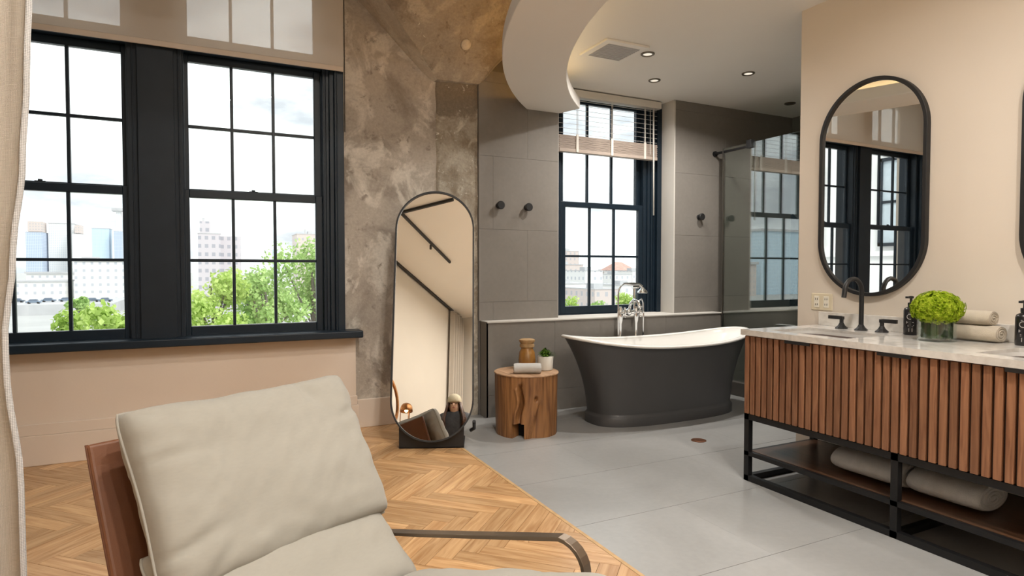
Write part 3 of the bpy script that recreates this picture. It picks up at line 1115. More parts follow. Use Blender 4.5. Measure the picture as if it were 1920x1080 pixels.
# ================================================================== venetian blind in the bathroom window
vb = thing('venetian_blind', (3.36, 4.76, 2.25), 'pale wooden venetian blind pulled halfway up in the bathroom window', 'blind')
MB().box(2.80, 3.93, 4.715, 4.80, 2.745, 2.81).build('valance', 'blind_white', vb, bevel=0.004)
n_sl = 8
for i in range(n_sl):
    z = 2.42 + (2.72 - 2.42) * i / (n_sl - 1)
    MB().add([(2.80, 4.745, z - 0.002), (3.90, 4.745, z - 0.002), (3.90, 4.785, z + 0.009), (2.80, 4.785, z + 0.009),
              (2.80, 4.745, z + 0.0005), (3.90, 4.745, z + 0.0005), (3.90, 4.785, z + 0.0115), (2.80, 4.785, z + 0.0115)],
             [(0, 3, 2, 1), (4, 5, 6, 7), (0, 1, 5, 4), (1, 2, 6, 5), (2, 3, 7, 6), (3, 0, 4, 7)]).build('slat', 'blind_slat', vb)
n_st = 16
for i in range(n_st):
    z = 2.285 + i * 0.0074
    dx = random.uniform(-0.004, 0.004)
    MB().box(2.80 + dx, 3.90 + dx, 4.738 + abs(dx), 4.792, z, z + 0.0052).build('slat', 'blind_wood', vb)
MB().box(2.80, 3.90, 4.736, 4.794, 2.252, 2.283).build('bottom_rail', 'blind_wood', vb, bevel=0.004)
for x in (2.98, 3.36, 3.74):
    MB().tube([(x, 4.734, 2.26), (x, 4.734, 2.75)], 0.002, 6).tube([(x + 0.012, 4.734, 2.26), (x + 0.012, 4.734, 2.75)], 0.002, 6).build('ladder_cord', 'cord_white', vb)
    MB().box(x - 0.006, x + 0.018, 4.730, 4.737, 2.255, 2.41).build('cord_bracket', 'blind_white', vb)
MB().tube([(3.84, 4.725, 2.74), (3.845, 4.72, 1.72)], 0.007, 8).build('tilt_wand', 'cord_white', vb, smooth=True)
MB().tube([(3.80, 4.725, 2.74), (3.80, 4.722, 2.30)], 0.002, 6).build('lift_cord', 'cord_white', vb)

# ================================================================== leaning floor mirror
MP, MT = R(23.5), R(14.3)
mw = Vector((math.cos(MP), -math.sin(MP), 0))
mn = Vector((-math.sin(MP), -math.cos(MP), 0))
mbase = Vector((1.105, 3.955, 0)) + mw * 0.217
mv = (-mn * math.sin(MT) + Vector((0, 0, 1)) * math.cos(MT))   # up along the glass
mnn = (mn * math.cos(MT) + Vector((0, 0, 1)) * math.sin(MT))   # out of the glass
MHt, MWd = 1.765, 0.56
mc = mbase + mw * 0.003 + Vector((0, 0, 0.052)) + mn * 0.012 + mv * (MHt / 2)
fm = thing('floor_mirror', tuple(mbase), 'tall pill-shaped black-framed mirror leaning against the concrete pier', 'mirror')
def on_glass(a, b_, d):
    return tuple(mc + mw * a + mv * b_ + mnn * d)
ol, il = stadium(MWd, MHt, 32), stadium(MWd, MHt, 32, inset=0.011)
n = len(ol)
b = MB()
b.add([on_glass(x, y, 0.012) for x, y in ol] + [on_glass(x, y, 0.012) for x, y in il] + [on_glass(x, y, -0.018) for x, y in ol] + [on_glass(x, y, -0.018) for x, y in il],
      [f for i in range(n) for f in ((i, (i + 1) % n, n + (i + 1) % n, n + i), (i, 2 * n + i, 2 * n + (i + 1) % n, (i + 1) % n),
                                     (n + i, n + (i + 1) % n, 3 * n + (i + 1) % n, 3 * n + i), (2 * n + i, 3 * n + i, 3 * n + (i + 1) % n, 2 * n + (i + 1) % n))])
b.build('frame', 'matte_black', fm)
MB().add([on_glass(x, y, 0.0) for x, y in il] + [on_glass(x, y, -0.006) for x, y in il],
         [tuple(range(n)), tuple(range(2 * n - 1, n - 1, -1))] + [(i, n + i, n + (i + 1) % n, (i + 1) % n) for i in range(n)]).build('mirror_glass', 'mirror_glass', fm)
MB().add([on_glass(x, y, -0.007) for x, y in il] + [on_glass(x, y, -0.017) for x, y in il],
         [tuple(range(n)), tuple(range(2 * n - 1, n - 1, -1))] + [(i, n + i, n + (i + 1) % n, (i + 1) % n) for i in range(n)]).build('back_board', 'matte_black', fm)
xb = lambda p: tuple(mbase + mw * p[0] - mn * p[1] + Vector((0, 0, p[2])))
MB(xb).box(-0.217, 0.217, 0.03, 0.05, 0, 0.16).box(-0.217, 0.217, 0.03, 0.30, 0, 0.012).build('base_plate', 'matte_black', fm, bevel=0.003)
MB(xb).tube([(-0.2, 0.10, 0.012), (-0.2, 0.20, 0.80)], 0.012, 8).tube([(0.2, 0.10, 0.012), (0.2, 0.20, 0.80)], 0.012, 8).build('rear_support', 'matte_black', fm)
MB(xb).tube([(0.285, 0.03, 0.18), (0.285, 0.08, 0.12), (0.26, 0.10, 0.10)], 0.012, 8).build('pivot_knob', 'matte_black', fm)

# ================================================================== stump side table and what stands on it
SX, SY, SZ, SR = 2.085, 4.00, 0.445, 0.232
st = thing('stump_table', (SX, SY, 0), 'round tree stump side table with carved hollows beside the bathtub', 'table')
view_a = math.atan2(-SY, -SX)
def stump_r(a, z):
    r = SR * (1.0 + 0.035 * mnoise.noise(Vector((math.cos(a) * 1.6, math.sin(a) * 1.6, z * 1.5 + 4))) + 0.015 * mnoise.noise(Vector((math.cos(a) * 6, math.sin(a) * 6, z * 5))))
    r *= 0.965 + 0.035 * (z / SZ)
    da = (a - view_a + math.pi) % (2 * math.pi) - math.pi
    s = da * SR                       # metres around from the side that faces the room, + is to the right
    # long carved groove, left of centre
    c1 = -0.040 - 0.03 * max(0, (0.24 - z) / 0.24) + 0.008 * math.sin(z * 30)
    g = math.exp(-((s - c1) / 0.015) ** 4) * (1 / (1 + math.exp(-(z - 0.10) / 0.02))) * (1 / (1 + math.exp((z - 0.375) / 0.012)))
    # arch-shaped groove, right of centre
    wdt = 0.012 + 0.05 * max(0, (0.25 - z) / 0.25)
    c2 = 0.085 - 0.05 * max(0, (0.25 - z) / 0.25)
    g2 = math.exp(-((s - c2 - 0.03) / wdt) ** 2) * (1 / (1 + math.exp((z - 0.26) / 0.02))) * 0.75
    g3 = math.exp(-((s - 0.075) / 0.010) ** 2 - ((z - 0.285) / 0.014) ** 2)
    # square notch at the foot
    nt = 1.0 if (-0.105 < s < -0.020 and z < 0.100) else 0.0
    rim = 0.010 * math.exp(-((s - c1 + 0.03) / 0.010) ** 2) * (0.1 < z < 0.36)
    return r - 0.055 * g - 0.036 * g2 - 0.04 * g3 - 0.12 * nt + rim
NA, NZ = 220, 60
b = MB()
b.grid(lambda u, v: (SX + stump_r(2 * math.pi * u, SZ * v) * math.cos(2 * math.pi * u), SY + stump_r(2 * math.pi * u, SZ * v) * math.sin(2 * math.pi * u), SZ * v), NA, NZ, wrapu=True)
b.build('trunk', 'stump_wood', st, smooth=True, autosmooth=55)
tp = [(SX + (stump_r(2 * math.pi * k / 80, SZ) + 0.006) * math.cos(2 * math.pi * k / 80), SY + (stump_r(2 * math.pi * k / 80, SZ) + 0.006) * math.sin(2 * math.pi * k / 80)) for k in range(80)]
MB().prism(tp, SZ - 0.006, SZ + 0.004).build('table_top', 'stump_end', st, bevel=0.003)
na = view_a - 0.062 / SR
MB(lambda p: (SX + p[0] * math.cos(na) - p[1] * math.sin(na), SY + p[0] * math.sin(na) + p[1] * math.cos(na), p[2])).box(0.09, 0.125, -0.06, 0.06, 0.0, 0.11).build('notch_shade_block', 'notch_shade', st)  # near-black block paints the shade inside the notch
TOP = SZ + 0.004

jar = thing('amber_jar', (2.165, 4.14, TOP), 'lidded amber glass jar behind the white towel on the stump table', 'jar')
MB().lathe([(0.055, 0), (0.064, 0.008), (0.067, 0.06), (0.060, 0.12), (0.046, 0.145), (0.046, 0.158)], (2.165, 4.14, TOP), 26).build('jar_body', 'amber_glass', jar, smooth=True, autosmooth=50)
MB().lathe([(0.050, 0.155), (0.056, 0.160), (0.056, 0.178), (0.048, 0.184), (0.060, 0.200), (0.060, 0.214), (0.05, 0.219)], (2.165, 4.14, TOP), 26).build('lid', 'cork', jar, smooth=True, autosmooth=40)

def roll_towel(name, p0, p1, r, mat, label, cat='towel', squash=0.85, turns=2.6, loft=0.0, group=None, xf=None):
    """rolled towel lying between two axis points; spiral shows at the ends"""
    p0, p1 = Vector(p0), Vector(p1)
    ax = (p1 - p0)
    Ln = ax.length
    ax.normalize()
    side = ax.cross(Vector((0, 0, 1))).normalized()
    root = thing(name, (((p0 + p1) / 2).x, ((p0 + p1) / 2).y, min(p0.z, p1.z)), label, cat, group)
    base = min(p0.z, p1.z)
    seg, nl = 40, 22
    def f(u, v):
        a = 2 * math.pi * u
        endr = 1 - 0.10 * (abs(v * 2 - 1) ** 10)
        rr = r * endr * (1 + 0.03 * mnoise.noise(Vector((math.cos(a) * 2, math.sin(a) * 2, v * 5 + r * 90))))
        zz = rr * math.sin(a) * squash
        if zz < 0:
            zz *= 0.92
        q = p0 + ax * (Ln * v) + side * (rr * math.cos(a) * (1 + loft)) + Vector((0, 0, r * squash * 0.95 + zz))
        q.z = max(q.z, base + 0.001)
        return tuple(q)
    b = MB(); b.grid(f, seg, nl, wrapu=True)
    b.build('towel_body', mat, root, smooth=True)
    for e, pe, sgn in ((0, p0, -1), (1, p1, 1)):
        # spiral lip at each end
        pts = []
        for i in range(70):
            t = i / 69
            a = t * turns * 2 * math.pi + 0.6
            rr = r * (0.12 + 0.76 * t)
            q = pe + ax * (sgn * (-0.003 + 0.003 * (1 - t))) + side * (rr * math.cos(a) * (1 + loft)) + Vector((0, 0, r * squash * 0.95 + rr * math.sin(a) * squash))
            q.z = max(q.z, base + 0.004)
            pts.append(q)
        MB().tube(pts, r * 0.055 + 0.0012, 6).build('rolled_edge', mat, root, smooth=True)
        # inner fill so that the end is closed
        ring_ = []
        for k in range(seg):
            q = Vector(f(k / seg, float(e)))
            ring_.append(q - ax * sgn * 0.002)
        MB().add([tuple(q) for q in ring_], [tuple(range(seg))]).build('towel_end', mat, root)
    return root

roll_towel('rolled_towel', (1.955, 3.945, TOP), (2.135, 3.865, TOP), 0.042, 'towel_white', 'small white rolled towel lying on the stump table', squash=0.9)

pp = thing('potted_plant', (2.238, 3.985, TOP), 'small green plant in a white cup on the stump table', 'plant')
MB().lathe([(0.048, 0), (0.055, 0.004), (0.060, 0.10), (0.056, 0.104), (0.052, 0.094)], (2.238, 3.985, TOP), 26).build('pot', 'pot_white', pp, smooth=True, autosmooth=50)
MB().lathe([(0.05, 0.085), (0.052, 0.092)], (2.238, 3.985, TOP), 20).build('soil', 'soil', pp)

def leaf_cloud(b, c, rad, n, size, rng, shell=0.5, flat=0.0, aspect=0.5):
    """n pointed leaves scattered through an ellipsoid"""
    for _ in range(n):
        while True:
            d = Vector((rng.uniform(-1, 1), rng.uniform(-1, 1), rng.uniform(-1, 1)))
            if 0.05 < d.length < 1:
                break
        d = d.normalized() * (shell + (1 - shell) * rng.random())
        p = Vector((c[0] + d.x * rad[0], c[1] + d.y * rad[1], c[2] + d.z * rad[2]))
        nrm = (d.normalized() * 0.8 + Vector((rng.uniform(-1, 1), rng.uniform(-1, 1), rng.uniform(-1, 1)))).normalized()
        t = nrm.cross(Vector((rng.uniform(-1, 1), rng.uniform(-1, 1), rng.uniform(-1, 1)))).normalized()
        s = nrm.cross(t)
        L_ = size * rng.uniform(0.7, 1.3)
        w = L_ * aspect * 0.5
        b.add([p - t * L_ * 0.5, p + s * w + nrm * w * 0.3, p + t * L_ * 0.5, p - s * w + nrm * w * 0.3], [(0, 1, 2), (0, 2, 3)])

rg = random.Random(3)
b = MB()
for k in range(64):
    a = rg.uniform(0, 2 * math.pi)
    out_ = rg.uniform(0.02, 0.085)
    h = rg.uniform(0.035, 0.072) * (1.15 - out_ / 0.12)
    cx, cy = 2.238, 3.985
    p0 = Vector((cx + math.cos(a) * 0.012, cy + math.sin(a) * 0.012, TOP + 0.09))
    p1 = Vector((cx + math.cos(a) * out_ * 0.6, cy + math.sin(a) * out_ * 0.6, TOP + 0.095 + h))
    p2 = Vector((cx + math.cos(a) * out_ * 1.1, cy + math.sin(a) * out_ * 1.1, TOP + 0.092 + h * 0.75))
    sd = Vector((-math.sin(a), math.cos(a), 0)) * 0.007
    b.add([p0 - sd * 0.4, p0 + sd * 0.4, p1 + sd, p1 - sd, p2], [(0, 1, 2, 3), (3, 2, 4)])
b.build('leaves', 'plant_leaf', pp)

# ================================================================== bathtub
TX, TY = 3.335, 3.985
tub = thing('bathtub', (TX, TY, 0), 'freestanding dark grey slipper bathtub with white inside', 'bathtub')
def rim_z(c):                       # c = cos of the angle round the tub, ends are higher
    return 0.605 + 0.082 * abs(c) ** 2.4 - (0.012 if c > 0 else 0) * abs(c) ** 2
def sup(a, ex):
    c, s = math.cos(a), math.sin(a)
    return math.copysign(abs(c) ** (2 / ex), c), math.copysign(abs(s) ** (2 / ex), s)
def tub_pt(a, t, off=0.0):
    """outer wall: t=0 plinth top, t=1 under the rim"""
    ex = 2.9 - 0.7 * t
    c, s = sup(a, ex)
    fl_ = t ** 2.3
    hx = 0.675 + (0.895 - 0.675) * (0.35 * t + 0.65 * fl_)
    hy = 0.252 + (0.340 - 0.252) * (0.35 * t + 0.65 * fl_)
    zt = rim_z(c) - 0.015
    return (TX + (hx - off) * c, TY + (hy - off) * s, 0.085 + (zt - 0.085) * t)
NT = 96
b = MB(); b.grid(lambda u, v: tub_pt(2 * math.pi * u, v), NT, 26, wrapu=True)
b.build('outer_shell', 'tub_grey', tub, smooth=True)
b = MB()
prof = [(0.018, 0.0), (0.018, 0.062), (0.012, 0.070), (0.004, 0.078), (0.0, 0.09)]
b.grid(lambda u, v: (lambda p, q: (p[0] + q[0] * math.cos(2 * math.pi * u), p[1] + q[0] * math.sin(2 * math.pi * u), q[1]))(tub_pt(2 * math.pi * u, 0), prof[min(int(v * 4.001), 4)]), NT, 5, wrapu=True)
b.build('plinth', 'tub_grey', tub, smooth=True, autosmooth=60)
b = MB()
def rim_pt(u, v):
    a = 2 * math.pi * u
    c, s = sup(a, 2.2)
    w = 2 * math.pi * v
    ro = 0.022 * math.cos(w)
    return (TX + (0.905 + ro) * c, TY + (0.350 + ro) * s, rim_z(c) + 0.013 * math.sin(w))
b.grid(rim_pt, NT, 12, wrapu=True, wrapv=True)
b.build('rim', 'tub_white', tub, smooth=True)
b = MB()
def in_pt(u, v):
    a = 2 * math.pi * u
    c, s = sup(a, 2.2 + 0.5 * v)
    rz = rim_z(c)
    dv = min(1, v * 1.18)
    z = rz + (0.20 - rz) * dv
    t = (z - 0.085) / (rz - 0.015 - 0.085)
    fl_ = min(t, 1) ** 2.3
    hx = 0.675 + (0.895 - 0.675) * (0.35 * min(t, 1) + 0.65 * fl_) - 0.012 - 0.045 * dv
    hy = 0.252 + (0.340 - 0.252) * (0.35 * min(t, 1) + 0.65 * fl_) - 0.010 - 0.035 * dv
    k = 1 - 0.30 * max(0, v - 0.80) / 0.20
    return (TX + hx * k * c, TY + hy * k * s, z)
b.grid(in_pt, NT, 24, wrapu=True)
n0 = len(b.v)
b.add([(TX, TY, 0.188)], [])
for i in range(NT):
    b.f.append((i * 24 + 23, ((i + 1) % NT) * 24 + 23, n0))
b.build('basin', 'tub_white', tub, smooth=True)
MB().lathe([(0.032, 0), (0.032, 0.006), (0.02, 0.008)], (0, 0, 0), 20).build('overflow_plate', 'chrome', tub).location = Vector((3.36, 4.27, 0.50)) - org(tub)
bpy.data.objects['overflow_plate'].rotation_euler = (R(78), 0, 0)

# ================================================================== chrome tub filler
FY = 4.415
tf = thing('tub_filler', (3.31, FY, 0), 'chrome floor-standing tub filler with hand shower behind the bathtub', 'faucet')
XA, XB_ = 3.235, 3.405
for x in (XA, XB_):
    MB().lathe([(0.040, 0), (0.040, 0.008), (0.020, 0.02), (0.013, 0.03), (0.013, 0.55), (0.017, 0.56), (0.017, 0.575), (0.012, 0.585), (0.014, 0.72), (0.022, 0.75), (0.026, 0.80), (0.022, 0.85), (0.012, 0.87)],
               (x, FY, 0), 18).build('riser', 'chrome', tf, smooth=True, autosmooth=60)
MB().tube([(XA - 0.01, FY, 0.822), (XB_ + 0.055, FY, 0.822)], 0.019, 14).ball((XA + 0.085, FY - 0.005, 0.822), 0.032).build('mixer_body', 'chrome', tf, smooth=True, autosmooth=60)
for x in (XA + 0.01, XB_ + 0.005):
    cr_ = MB().tube([(x, FY, 0.822), (x, FY - 0.055, 0.822)], 0.011, 12)
    cr_.tube([(x - 0.035, FY - 0.055, 0.822), (x + 0.035, FY - 0.055, 0.822)], 0.008, 10)
    cr_.tube([(x, FY - 0.055, 0.787), (x, FY - 0.055, 0.857)], 0.008, 10)
    for dx, dz in ((-0.035, 0), (0.035, 0), (0, -0.035), (0, 0.035)):
        cr_.ball((x + dx, FY - 0.055, 0.822 + dz), 0.011, 10, 6)
    cr_.ball((x, FY - 0.062, 0.822), 0.015, 12, 8)
    cr_.build('cross_handle', 'chrome', tf, smooth=True)
# long hooked spout over the tub
pts = [(XA + 0.085, FY - 0.01, 0.83), (XA + 0.085, FY - 0.035, 0.90), (XA + 0.085, FY - 0.085, 0.935), (XA + 0.085, FY - 0.14, 0.92), (XA + 0.085, FY - 0.17, 0.87)]
MB().tube(pts, [0.013, 0.013, 0.014, 0.015, 0.018], 14).build('spout', 'chrome', tf, smooth=True)
# hand shower: cradle column, handle across, head on the right, hose looping on the left
MB().tube([(XB_ - 0.02, FY, 0.85), (XB_ - 0.02, FY, 1.035)], 0.012, 12).tube([(XB_ - 0.05, FY - 0.005, 1.045), (XB_ + 0.02, FY - 0.005, 1.045)], 0.018, 12).build('cradle', 'chrome', tf, smooth=True, autosmooth=60)
hs = MB().tube([(XA + 0.03, FY - 0.01, 1.075), (XB_ - 0.06, FY - 0.01, 1.068), (XB_ + 0.02, FY - 0.01, 1.068), (XB_ + 0.055, FY - 0.01, 1.045)], [0.009, 0.016, 0.012, 0.014], 12)
hs.lathe([(0.012, 0.0), (0.018, -0.012), (0.042, -0.035), (0.046, -0.05), (0.042, -0.054)], (XB_ + 0.062, FY - 0.012, 1.04), 20)
hs.build('hand_shower', 'chrome', tf, smooth=True, autosmooth=60)
pts = []
for i in range(25):
    t = i / 24
    if t < 0.45:
        a = math.pi * 0.5 + (t / 0.45) * math.pi * 0.5
        pts.append((XA + 0.055 + 0.085 * math.cos(a), FY - 0.012, 0.99 + 0.085 * math.sin(a)))
    else:
        q = (t - 0.45) / 0.55
        pts.append((XA - 0.03 + 0.02 * q * q, FY - 0.012 + 0.02 * q, 0.99 - 0.60 * q))
MB().tube(pts, 0.0075, 10).build('hose', 'chrome', tf, smooth=True)
MB().tube([(XB_ + 0.02, FY, 0.85), (XB_ + 0.03, FY - 0.01, 0.92), (XB_ + 0.055, FY - 0.01, 0.935), (XB_ + 0.072, FY - 0.01, 0.90), (XB_ + 0.075, FY - 0.01, 0.80), (XB_ + 0.072, FY, 0.30)], 0.007, 10).build('supply_pipe', 'chrome', tf, smooth=True)

# ================================================================== black robe hooks
def hook(x, z, label):
    h = thing('robe_hook', (x, YT, z), label, 'hook')
    rot = lambda p: (x + p[0], YT - p[2], z + p[1])
    MB(rot).lathe([(0.012, 0), (0.012, 0.030), (0.030, 0.034), (0.034, 0.040), (0.034, 0.052), (0.030, 0.056)], (0, 0, 0), 24).build('peg', 'matte_black', h, smooth=True, autosmooth=40)
    MB(rot).lathe([(0.026, 0.0), (0.026, 0.005), (0.02, 0.008)], (0, 0, 0), 20).build('wall_plate', 'matte_black', h)
hook(2.15, 1.727, 'round black wall hook nearest the concrete column')
hook(2.41, 1.722, 'round black wall hook nearest the bathroom window, on its left')
hook(4.32, 1.712, 'round black wall hook between the bathroom window and the shower glass')

# ================================================================== shower glass
sg = thing('shower_screen', (4.52, 3.66, 0.13), 'clear frameless shower glass panel beside the bathtub', 'shower screen')
MB().box(4.515, 4.525, 2.72, 4.49, 0.13, 2.375).build('glass_panel', 'shower_glass', sg)
MB().tube([(4.52, 4.61, 2.345), (4.52, 4.18, 2.345)], 0.013, 12).build('support_bar', 'matte_black', sg, smooth=True, autosmooth=60)
MB().box(4.495, 4.545, 4.14, 4.20, 2.325, 2.40).build('clamp', 'matte_black', sg, bevel=0.003)
MB().tube([(4.52, 4.619, 2.345), (4.52, 4.605, 2.345)], 0.028, 16).build('wall_flange', 'matte_black', sg)
MB().box(4.505, 4.535, 4.49, 4.50, 0.13, 2.375).build('wall_channel', 'steel_dark', sg)

# ================================================================== floor drain
fd = thing('floor_drain', (3.057, 3.249, 0), 'small round copper drain in the grey tile floor', 'drain')
MB().lathe([(0.052, 0), (0.052, 0.003), (0.048, 0.004)], (3.057, 3.249, 0), 24).build('drain_ring', 'copper', fd)
MB().lathe([(0.040, 0.004), (0.038, 0.006)], (3.057, 3.249, 0), 24).build('drain_cover', 'copper', fd)

# ================================================================== vanity
VX, VYa, VYb = 2.72, 2.53, 0.82
va = thing('vanity_unit', (3.02, 1.675, 0), 'long walnut vanity with slatted fronts on an open black metal frame', 'vanity')
MB().box(VX + 0.022, XV - 0.005, VYb + 0.012, VYa - 0.012, 0.395, 0.828).build('cabinet_body', 'cabinet_shadow', va)
MB().box(VX + 0.004, XV - 0.005, VYa - 0.012, VYa, 0.385, 0.828).build('side_panel', 'walnut', va)
MB().box(VX + 0.004, XV - 0.005, VYb, VYb + 0.012, 0.385, 0.828).build('side_panel', 'walnut', va)
slat_proto = None
def drawer(ya, yb, nsl):
    global slat_proto
    d = MB().box(VX + 0.010, VX + 0.026, yb + 0.002, ya - 0.002, 0.388, 0.822).build('drawer_front', 'cabinet_shadow', va)
    pitch = (ya - yb) / nsl
    for i in range(nsl):
        yc = ya - pitch * (i + 0.5)
        if slat_proto is None:
            slat_proto = MB().box(VX - 0.008, VX + 0.012, yc - 0.0138, yc + 0.0138, 0.386, 0.824).build('slat', 'walnut', d, bevel=0.0015)
        else:
            shared('slat', slat_proto, (VX + 0.002, yc, 0.386), d)
    ym = (ya + yb) / 2
    MB().box(VX - 0.020, VX + 0.012, ym - 0.075, ym + 0.075, 0.8255, 0.8285).box(VX - 0.022, VX - 0.019, ym - 0.075, ym + 0.075, 0.812, 0.8285).build('tab_pull', 'matte_black', d)
drawer(2.53, 1.815, 18)
drawer(1.815, 1.535, 7)
drawer(1.535, 0.82, 18)
fr = MB()
T = 0.032
xa, xb_ = VX, 3.30
for y in (VYa - T, 1.675 - T / 2, VYb):
    for x in (xa, xb_ - T):
        fr.box(x, x + T, y, y + T, 0, 0.385)
for z0 in (0.0, 0.350):
    for x in (xa, xb_ - T):
        fr.box(x, x + T, VYb, VYa, z0 if z0 else 0.0, (z0 or 0.0) + T)
    for y in (VYa - T, 1.675 - T / 2, VYb):
        fr.box(xa, xb_, y, y + T, z0, z0 + T)
for x in (xa, xb_ - T):
    fr.box(x, x + T * 0.8, VYb, VYa, 0.145, 0.168)
for y in (VYa - T, 1.675 - T / 2, VYb):
    fr.box(xa, xb_, y, y + T * 0.8, 0.145, 0.168)
fr.build('metal_frame', 'black_metal', va)
MB().box(xa + 0.026, xb_ - 0.026, VYb + 0.03, VYa - 0.03, 0.150, 0.170).build('shelf', 'walnut_dark', va)

# worktop with two undermount basins
SKY1, SKY2 = 2.20, 1.17
ct = thing('countertop', (3.03, 1.675, 0.83), 'pale marble worktop with a low upstand on the walnut vanity', 'countertop')
cb = MB()
x0, x1, y0, y1 = 2.700, XV - 0.002, 0.80, 2.545
sx0, sx1, shw = 2.80, 3.14, 0.235
# slab with two rectangular cut-outs, made from strips
ys = [y0, SKY2 - shw, SKY2 + shw, SKY1 - shw, SKY1 + shw, y1]
for i in range(5):
    if i in (1, 3):
        cb.box(x0, sx0, ys[i], ys[i + 1], 0.829, 0.860)
        cb.box(sx1, x1, ys[i], ys[i + 1], 0.829, 0.860)
    else:
        cb.box(x0, x1, ys[i], ys[i + 1], 0.829, 0.860)
cb.build('slab', 'marble', ct)
MB().box(XV - 0.022, XV - 0.001, y0, y1 - 0.01, 0.860, 0.942).build('upstand', 'marble', ct, bevel=0.002)
def basin(yc, label):
    s = thing('sink_basin', ((sx0 + sx1) / 2, yc, 0.70), label, 'sink')
    b = MB()
    def f(u, v):
        a = 2 * math.pi * u
        c, q = sup(a, 5)
        k = 1 - 0.08 * v ** 3
        return ((sx0 + sx1) / 2 + (sx1 - sx0) / 2 * k * c, yc + shw * k * q, 0.845 - 0.125 * min(1, v * 1.15))
    b.grid(f, 56, 14, wrapu=True)
    n0 = len(b.v)
    b.add([((sx0 + sx1) / 2, yc, 0.717)], [])
    for i in range(56):
        b.f.append((i * 14 + 13, ((i + 1) % 56) * 14 + 13, n0))
    b.build('bowl', 'tub_white', s, smooth=True)
    MB().lathe([(0.025, 0.719), (0.025, 0.724), (0.015, 0.725)], ((sx0 + sx1) / 2, yc, 0), 18).build('waste', 'matte_black', s)
basin(SKY1, 'white sink basin sunk in the worktop below the left oval mirror')
basin(SKY2, 'white sink basin sunk in the worktop below the right oval mirror')

def faucet(yc, label):
    f = thing('sink_faucet', (3.25, yc, 0.86), label, 'faucet')
    MB().lathe([(0.034, 0), (0.034, 0.004), (0.020, 0.018), (0.013, 0.032)], (3.25, yc, 0.86), 8).build('base', 'matte_black', f)
    pts = [(3.25, yc, 0.885), (3.25, yc, 1.075)]
    for i in range(1, 15):
        a = math.pi * i / 14 * 0.93
        pts.append((3.25 - 0.072 + 0.072 * math.cos(a), yc, 1.075 + 0.072 * math.sin(a)))
    last = Vector(pts[-1])
    pts.append((last.x - 0.008, yc, last.z - 0.045))
    MB().tube(pts, 0.0125, 12).build('spout', 'matte_black', f, smooth=True, autosmooth=60)
    for s in (1, -1):
        yy = yc + s * 0.118
        h = MB().lathe([(0.034, 0), (0.034, 0.004), (0.019, 0.018), (0.011, 0.034), (0.011, 0.058)], (3.25, yy, 0.86), 8)
        h.box(3.24, 3.26, yy - 0.011, yy + 0.011, 0.912, 0.930)
        h.box(3.241, 3.259, min(yy, yy + s * 0.080), max(yy, yy + s * 0.080), 0.912, 0.932)
        h.build('lever_handle', 'matte_black', f, bevel=0.0015)
faucet(SKY1, 'matte black arched sink faucet with two lever handles below the left oval mirror')
faucet(SKY2, 'matte black arched sink faucet with two lever handles below the right oval mirror')

# oval wall mirrors
def wall_mirror(yc, label):
    zc, w, h = 1.660, 0.625, 1.225
    m_ = thing('oval_mirror', (XV, yc, zc - h / 2), label, 'mirror')
    def P(a, b_, d):
        return (XV - d, yc - a, zc + b_)
    ol, il = stadium(w, h, 36), stadium(w, h, 36, inset=0.020)
    n = len(ol)
    MB().add([P(x, y, 0.032) for x, y in ol] + [P(x, y, 0.032) for x, y in il] + [P(x, y, 0.0) for x, y in ol] + [P(x, y, 0.0) for x, y in il],
             [f for i in range(n) for f in ((i, (i + 1) % n, n + (i + 1) % n, n + i), (i, 2 * n + i, 2 * n + (i + 1) % n, (i + 1) % n),
                                            (n + i, n + (i + 1) % n, 3 * n + (i + 1) % n, 3 * n + i))]).build('frame', 'matte_black', m_, bevel=0.002)
    tw = math.tan(R(0.6))
    MB().add([P(x, y, 0.014 - x * tw) for x, y in il] + [P(x, y, 0.008 - x * tw) for x, y in il],
             [tuple(range(n)), tuple(range(2 * n - 1, n - 1, -1))] + [(i, n + i, n + (i + 1) % n, (i + 1) % n) for i in range(n)]).build('mirror_glass', 'mirror_glass', m_)
wall_mirror(2.226, 'oval black-framed wall mirror above the vanity, reflecting the tall windows')
wall_mirror(1.190, 'oval black-framed wall mirror above the vanity, cut off by the right edge')

# wall outlet
ou = thing('wall_outlet', (XV, 2.525, 0.95), 'cream double wall outlet left of the sink faucet', 'outlet')
MB().box(XV - 0.006, XV, 2.455, 2.600, 0.950, 1.052).build('cover_plate', 'outlet_cream', ou, bevel=0.003)
for y in (2.495, 2.560):
    MB().box(XV - 0.009, XV - 0.005, y - 0.017, y + 0.017, 0.966, 1.036).build('socket', 'outlet_socket', ou, bevel=0.002)
    for z in (0.985, 1.018):
        MB().box(XV - 0.010, XV - 0.0088, y - 0.008, y - 0.005, z - 0.006, z + 0.006).box(XV - 0.010, XV - 0.0088, y + 0.005, y + 0.008, z - 0.006, z + 0.006).build('slot', 'matte_black', ou)

